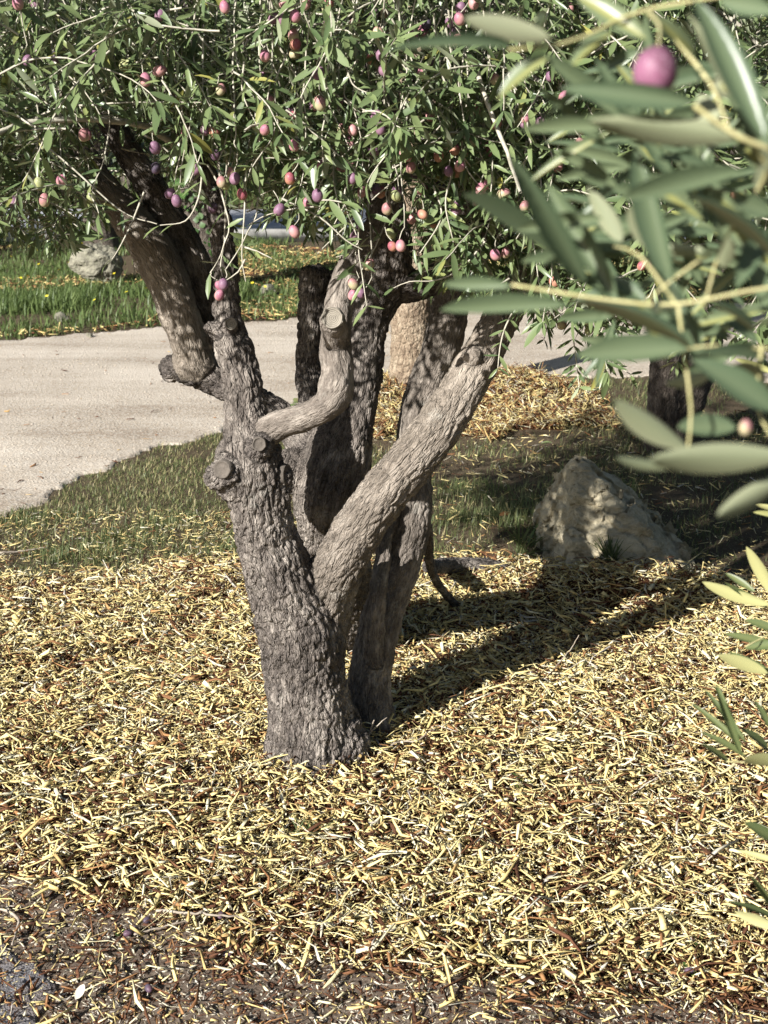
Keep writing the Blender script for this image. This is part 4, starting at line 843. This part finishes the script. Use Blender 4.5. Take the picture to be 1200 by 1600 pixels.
NL = [((800, 72), (615, 70), 36, 1, .72, 0), ((862, 60), (722, 28), 46, -1, .74, 0), ((860, 88), (775, 146), 44, 1, .75, 2), ((1085, 160), (878, 138), 48, 1, .66, 0), ((1165, 212), (918, 190), 56, -1, .66, 1),
      ((1200, 225), (1085, -10), 62, 1, .64, 0), ((1160, 170), (1075, 20), 28, -1, .68, 1), ((915, 440), (798, 248), 46, 1, .72, 0), ((862, 395), (712, 312), 44, 1, .75, 3), ((972, 378), (918, 292), 38, -1, .76, 1), ((1028, 396), (982, 322), 34, -1, .74, 1),
      ((965, 470), (855, 290), 42, 1, .73, 3), ((1050, 440), (988, 235), 50, 1, .70, 0), ((1165, 268), (965, 322), 42, 1, .67, 3), ((1210, 405), (1092, 300), 44, 1, .66, 0), ((1100, 392), (1010, 392), 28, -1, .72, 1), ((1130, 420), (1140, 370), 34, -1, .70, 1),
      ((800, 448), (695, 448), 26, 1, .74, 3), ((890, 478), (690, 492), 34, 1, .72, 3), ((1080, 545), (900, 458), 48, 1, .69, 0), ((1075, 545), (900, 562), 52, 1, .68, 3), ((1105, 590), (1010, 380), 44, 1, .72, 0), ((1075, 700), (958, 625), 46, -1, .66, 1), ((1110, 585), (1040, 600), 30, -1, .7, 1),
      ((1210, 640), (1085, 560), 62, 1, .66, 0), ((1150, 668), (1056, 672), 46, 1, .70, 3), ((1230, 712), (1010, 718), 62, -1, .62, 1), ((1048, 732), (955, 716), 22, -1, .63, 2), ((1235, 740), (1130, 800), 40, -1, .64, 3), ((1180, 520), (1120, 470), 40, 1, .7, 0),
      ((1140, 110), (1120, 155), 44, -1, .72, 3), ((1210, 20), (1130, 5), 40, 1, .68, 3), ((1010, 60), (900, -10), 46, 1, .76, 2), ((960, 50), (890, 95), 40, 1, .77, 2), ((1200, 480), (1180, 420), 38, 1, .7, 3), ((1200, 560), (1100, 548), 40, 1, .7, 0), ((940, 115), (1000, 75), 26, 1, .78, 0), ((1085, 85), (1015, 20), 34, 1, .75, 2),
      ((1010, 470), (950, 430), 30, 1, .74, 0), ((1205, 335), (1140, 310), 40, 1, .68, 3), ((1180, 300), (1210, 230), 46, -1, .69, 1), ((1060, 480), (1020, 500), 34, 1, .72, 3), ((1190, 610), (1150, 560), 36, 1, .7, 0), ((1110, 200), (1090, 145), 52, -1, .73, 3),
      ((1040, 560), (1000, 470), 36, 1, .75, 2), ((1150, 450), (1200, 350), 40, 1, .7, 0), ((850, 75), (845, 20), 30, 1, .79, 0), ((1110, 260), (1020, 245), 26, 1, .76, 0)]
for i, (b, t, wd, face, Y, m) in enumerate(NL): near_leaf(b, t, wd, 1, Y, Y + random.uniform(-.04, .03), face, m)
# lower right sprigs, a little further off
NL2 = [((1205, 945), (1095, 912), 20, -1, 1.15, 1), ((1212, 935), (1165, 852), 20, -1, 1.13, 1), ((1180, 925), (1133, 895), 12, 1, 1.16, 2), ((1200, 950), (1135, 912), 11, 1, 1.17, 0), ((1215, 985), (1165, 968), 16, 1, 1.12, 0), ((1210, 1008), (1132, 990), 15, 1, 1.13, 2), ((1230, 1005), (1162, 1012), 17, 1, 1.1, 0), ((1200, 1052), (1120, 1022), 22, -1, 1.1, 1), ((1215, 1060), (1140, 1018), 14, 1, 1.14, 0),
       ((1165, 1160), (1100, 1075), 12, 1, 1.02, 0), ((1160, 1165), (1080, 1098), 12, 1, 1.03, 2), ((1158, 1178), (1118, 1072), 14, 1, 1.0, 0), ((1155, 1150), (1120, 1070), 10, 1, 1.04, 2), ((1165, 1182), (1095, 1143), 13, 1, 1.0, 2), ((1138, 1190), (1090, 1162), 13, 1, 1.01, 3), ((1230, 1190), (1155, 1185), 22, -1, .98, 1), ((1205, 1140), (1180, 1095), 12, 1, 1.02, 0), ((1200, 1170), (1160, 1138), 18, 1, 1.02, 0),
       ((1215, 1315), (1165, 1285), 22, 1, .95, 0), ((1220, 1345), (1155, 1330), 10, -1, .96, 1), ((1215, 1425), (1172, 1368), 12, 1, .95, 2), ((1210, 1435), (1142, 1408), 14, 1, .94, 0), ((1215, 1450), (1148, 1425), 18, -1, .93, 2), ((1215, 585), (1150, 560), 10, 1, 1.1, 1),
       ((1230, 800), (1180, 788), 10, -1, 1.1, 1), ((1225, 812), (1180, 798), 9, 1, 1.1, 1)]
for i in range(120):
    b = (random.uniform(940, 1240), random.uniform(110, 560)); a_ = random.choice([random.uniform(2.4, 4.2), random.uniform(2.4, 4.2), random.uniform(0, 6.28)]); Y_ = random.uniform(.72, 1.15); l = random.uniform(100, 170) * .75 / Y_ * 1.1
    near_leaf(b, (b[0] + l * math.cos(a_), b[1] + l * math.sin(a_)), random.uniform(24, 34) * .75 / Y_, 1, Y_, None, 1, random.randrange(4))
NM2 = [leaf_mesh(M['leaf_edge'], c, t, .6, 10, tw_, .14) for c, t, tw_ in ((.06, .0, .5), (.10, .75, -.5), (.03, .06, .4), (-.05, .14, .3))]; _nm = NM; NM = NM2
for (b, t, wd, face, Y, m) in NL2: near_leaf(b, t, wd * 1.15, 1, Y * 1.4, Y * 1.4 + random.uniform(-.03, .03), face, m)
NM = _nm
def ntwig(pts, r):
    r = r * .72; C = catmull([[*at(a_, b_, Y), q] for (a_, b_, Y, q) in [(p[0], p[1], p[2], r) for p in pts]], .01)[:, :3]; V, T, Q = tube(tl(C), np.linspace(r * 1.2, r * .7, len(C)), 8, True); ntw.add(V, T, Q)
R_ = .0019
ntwig([(1700, 300, .72), (1400, 300, .70), (1200, 232, .66), (1140, 205, .66), (1085, 165, .66)], .0022)
ntwig([(1140, 205, .66), (1200, 260, .67), (1130, 380, .70), (1100, 480, .70)], .0012)
ntwig([(1700, 480, .75), (1400, 430, .72), (1200, 450, .70), (1060, 475, .70), (960, 470, .72), (800, 445, .74)], .0017)
ntwig([(1110, 395, .70), (1060, 430, .70), (1010, 470, .70)], .0010)
ntwig([(1060, 480, .70), (1070, 560, .69), (1080, 640, .68), (1075, 700, .66)], .0011)
ntwig([(1060, 480, .70), (1000, 400, .72), (960, 385, .74)], .0011)
ntwig([(1600, -150, .75), (1300, -40, .74), (1010, 15, .76), (940, 45, .76), (880, 68, .75), (795, 78, .74)], .0015)
ntwig([(1010, 15, .75), (1030, 40, .70), (1028, 78, .665)], .0011)
ntwig([(1500, 600, .72), (1300, 520, .70), (1200, 545, .69), (1120, 540, .69), (1075, 545, .69)], .0012)
ntwig([(1190, 540, .69), (1185, 640, .68), (1230, 715, .64)], .0011)
ntwig([(1010, 15, .76), (1060, 70, .74), (1110, 130, .72), (1140, 205, .68)], .0015)
ntwig([(1500, 850, 1.68), (1330, 930, 1.65), (1215, 985, 1.57), (1165, 1010, 1.54)], .0018)
ntwig([(1500, 1100, 1.54), (1300, 1195, 1.40), (1200, 1192, 1.40), (1135, 1190, 1.40)], .0016)
ntwig([(1400, 1300, 1.37), (1260, 1340, 1.34), (1215, 1440, 1.32)], .0015)
x = link('twigs', ntw.mesh('twigs', M['twig_near'], True), ft); x['kind'] = 'stuff'
nom = olive_mesh(M['olive_near']); o = link('olive', nom, ft, tl(at(1024, 111, .665))); o.scale = (.93, .93, .80); o['label'] = 'large blurred mauve olive'
for (px, py, Y, k, s_) in [(1165, 668, .68, 'b', .3), (1060, 298, 1.3, 'r', .7), (1155, 300, 1.2, 'r', .6), (1138, 130, .70, 'g', .35)]:
    o = link('olive', OM[k], ft, tl(at(px, py, Y))); o.scale = (s_, s_, s_)

# ------------------------------------------------------------------ small things on the ground
def zat(x, y, h=.03): return float(hgt(x, y)) + h
def fallen_twig(pts, r, label):
    C = []
    for (px, py, z) in pts: g = gnd(px, py, z); C.append([g[0], g[1], float(hgt(g[0], g[1])) + z])
    C = np.array(C); c0 = C[0].copy(); Cc = catmull(np.column_stack([C - c0, np.full(len(C), r)]), .01)[:, :3]; Cc = Cc + rng.normal(0, r * .35, Cc.shape)
    V, T, Q = tube(Cc, np.linspace(r, r * .55, len(Cc)), 6); return tag(link('fallen_twig', mesh_np('fallen_twig', V, T, Q, M['twig_dead'], None, True), None, c0), label, 'twig', 'dead twigs lying in the mulch')
fallen_twig([(565, 1165, .03), (580, 1140, .07), (584, 1125, .10)], .0025, 'forked pale twig standing up between the two trunk feet')
fallen_twig([(566, 1163, .03), (585, 1140, .07), (604, 1124, .09)], .0022, 'thin pale twig leaning right between the trunk feet')
fallen_twig([(590, 1178, .03), (620, 1160, .045), (650, 1158, .05), (668, 1145, .06)], .003, 'curved bleached twig in front of the shaded trunk foot')
fallen_twig([(140, 1190, .03), (112, 1225, .035), (100, 1245, .035)], .003, 'dark brown twig left of the small weed')
fallen_twig([(245, 1430, .03), (330, 1432, .04), (400, 1436, .035)], .003, 'long straw twig lying flat at lower left')
fallen_twig([(210, 1465, .025), (300, 1440, .035), (318, 1430, .03)], .0022, 'thin dark twig above the grey soil')
fallen_twig([(0, 1420, .03), (28, 1435, .03), (20, 1478, .03)], .0035, 'pale bent twig at the left edge')
fallen_twig([(130, 1195, .03), (240, 1130, .035), (300, 1100, .04)], .0018, 'thin brown twig on the mulch left of the trunk')
fallen_twig([(850, 1055, .03), (890, 1010, .07), (905, 985, .11)], .0022, 'thin upright twig at the edge of the trunk shadow')
fallen_twig([(745, 1020, .02), (747, 990, .07), (749, 965, .10)], .0018, 'short upright twig right of the middle trunk')
fallen_twig([(0, 862, .02), (40, 856, .02), (72, 849, .025)], .004, 'pale straight stick on the grass at the left edge')
def fallen_leaf(px, py, L, W, yaw, mat, label, curl=.25, tint=.5, cat='leaf', h=.035):
    g = gnd(px, py, .03); me = leaf_mesh(mat, curl, tint, .9); me.name = 'fallen_leaf'; o = link('fallen_leaf', me); 
    o.location = (g[0], g[1], zat(g[0], g[1], h)); o.scale = (L, W, L); o.rotation_euler = (random.gauss(0, .3), random.gauss(-.1, .15), math.radians(yaw)); tag(o, label, cat, 'fallen leaves on the mulch'); return o
fallen_leaf(560, 1492, .045, .032, 10, M['dryleaf'], 'broad dark brown dry leaf near the bottom middle')
fallen_leaf(925, 1238, .05, .02, -25, M['dryleaf'], 'brown leaf on the mulch right of centre')
fallen_leaf(1065, 1350, .06, .010, -8, M['dryleaf'], 'narrow dark brown leaf in the lower right mulch')
fallen_leaf(905, 1470, .05, .014, 42, M['dryleaf'], 'long brown curled leaf in the lower right mulch')
fallen_leaf(1020, 1485, .025, .008, 45, M['dryleaf'], 'small orange brown leaf near the green seedling')
fallen_leaf(975, 1358, .02, .007, 60, M['leaf'], 'small olive green leaf lying on the mulch', tint=.8)
fallen_leaf(780, 803, .05, .02, 20, M['dryleaf'], 'reddish dry leaf in the grass left of the rock', h=.02)
fallen_leaf(845, 690, .05, .018, -10, M['leaf'], 'pale green leaf lying in the shade left of the rock', tint=.9, h=.03)
fallen_leaf(105, 1567, .028, .018, 110, M['pale_leaf'], 'cream crumpled leaf at the bottom left', .6)
fallen_leaf(118, 1566, .026, .015, 70, M['pale_leaf'], 'upright pale curled leaf casting a shadow at the bottom left', -.5)
fallen_leaf(388, 1515, .04, .007, -20, M['pale_leaf'], 'whitish flat splinter-like leaf on the grey soil', .05)
for i, (px, py) in enumerate([(212, 1455), (230, 1441), (345, 1430), (200, 1460), (232, 1541), (355, 1488), (22, 1285), (1078, 1503)]):
    g = gnd(px, py, .03); me = olive_mesh(M['olive_dark']) if i == 0 else FO; FO = me if i == 0 else FO
    o = link('fallen_olive', me, None, (g[0], g[1], zat(g[0], g[1], .026))); o.scale = (.62, .62, .66); o.rotation_euler = (1.4, 0, random.uniform(0, 6))
    tag(o, ['wrinkled dark olive, lower of the pair on the grey soil', 'dark olive, upper right of the pair on the grey soil', 'dark olive beside the long straw twig', 'dark olive, leftmost of the trio on the grey soil', 'dark olive low on the grey soil near the pale leaf', 'dark olive on the worn soil at lower middle', 'dark olive at the left edge of the mulch', 'dark olive at the lower right below the seedling'][i], 'olive', 'fallen olives on the ground')
def weed(px, py, n, L, wd, label, mat, tint=(0, .9), up=.6, z=.02, cat='weed'):
    g = gnd(px, py, z); e = tag(empty('weed', (g[0], g[1], float(hgt(g[0], g[1])))), label, cat); A_ = Acc()
    for i in range(n):
        a_ = random.uniform(0, 6.28); el = random.uniform(up - .4, up + .5); d = np.array([math.cos(a_) * math.cos(el), math.sin(a_) * math.cos(el), math.sin(el)]); l = L * random.uniform(.6, 1.2)
        p = np.array([random.gauss(0, .01), random.gauss(0, .01), z]); s = nrm(np.cross(d, [0, 0, 1.0])); q = nrm(np.cross(s, d))
        V = [p, p + d * l * .5 + s * wd, p + d * l * .5 - s * wd, p + d * l - q * l * .15]; me = None
        lf = leaf_mesh(mat, .25, random.uniform(*tint)) if i < 3 else None
        if lf is not None: weed.pool.append(lf)
        place_leaf(random.choice(weed.pool[-3:]), p, d, -q if q[2] < 0 else q, l, wd * 2, e)
    return e
weed.pool = []
weed(95, 1185, 26, .045, .0016, 'small dark spiky weed in the left mulch', M['grass'], (0, .2), .5)
weed(480, 1300, 34, .055, .0013, 'wispy fine-leaved seedling in the middle of the lower mulch', M['grass'], (.1, .9), .6)
weed(820, 1225, 10, .03, .005, 'yellow-green seedling in the right mulch', M['ivy'], (.9, .94), .4)
weed(1078, 1465, 7, .03, .007, 'bright green seedling near the bottom right', M['ivy'], (.3, .8), .3)
weed(1075, 1500, 3, .022, .009, 'small dark green seedling just below the brighter one at bottom right', M['ivy'], (.3, .6), .3)
weed(815, 870, 34, .11, .003, 'tall spiky grass tuft left of the pointed rock', M['grass'], (.3, .9), .9)
weed(955, 900, 60, .10, .0028, 'grass tuft growing against the front of the rock', M['grass'], (0, .7), 1.1)
weed(1085, 870, 30, .05, .002, 'dry straw tuft right of the rock', M['grass'], (.98, 1), .6)
weed(470, 630, 10, .07, .018, 'pale broad-leaved plant behind the rear trunk at the road edge', M['leaf'], (.8, .93), .5)
weed(645, 730, 30, .09, .004, 'green grass tuft between the middle trunk and the mound', M['grass'], (.2, .8), .9)
weed(190, 1465, 8, .012, .003, 'tiny green seedling on the grey soil', M['ivy'], (.6, .9), .4)
fl = [(20, 430), (60, 415), (85, 408), (110, 440), (35, 470), (150, 505), (62, 432), (170, 425), (200, 498), (230, 480), (45, 455), (15, 405), (95, 460), (395, 465), (455, 470), (415, 480), (440, 490), (180, 455), (75, 490), (130, 400), (160, 402), (210, 440)]
FM = None
for (px, py) in fl:
    g = gnd(px, py); h = random.uniform(.10, .18)
    if FM is None:
        V = [(0, 0, 0)] + [((1 if j % 2 else .45) * math.cos(j / 10 * 6.283), (1 if j % 2 else .45) * math.sin(j / 10 * 6.283), .25) for j in range(10)]
        FM = mesh_np('petals', np.array(V) * .016, [(0, 1 + j, 1 + (j + 1) % 10) for j in range(10)], None, M['yellow'])
        V, T, Q = tube([[0, 0, 0], [.005, 0, .5], [0, 0, 1]], .0022, 4); SM_ = mesh_np('stalk', V, T, Q, M['grass'], {'tint': np.full(len(V), .4)})
    e = tag(empty('yellow_flower', (g[0], g[1], zat(g[0], g[1], 0))), 'small yellow wildflower in the grass verge across the road', 'flower', 'yellow wildflowers in the verge')
    p = link('petals', FM, e, (0, 0, h)); p.rotation_euler = (.5, 0, random.uniform(0, 6)); s = link('stalk', SM_, e); s.scale = (1, 1, h)
print('leaves', len(allp), 'twigs', n_tw)
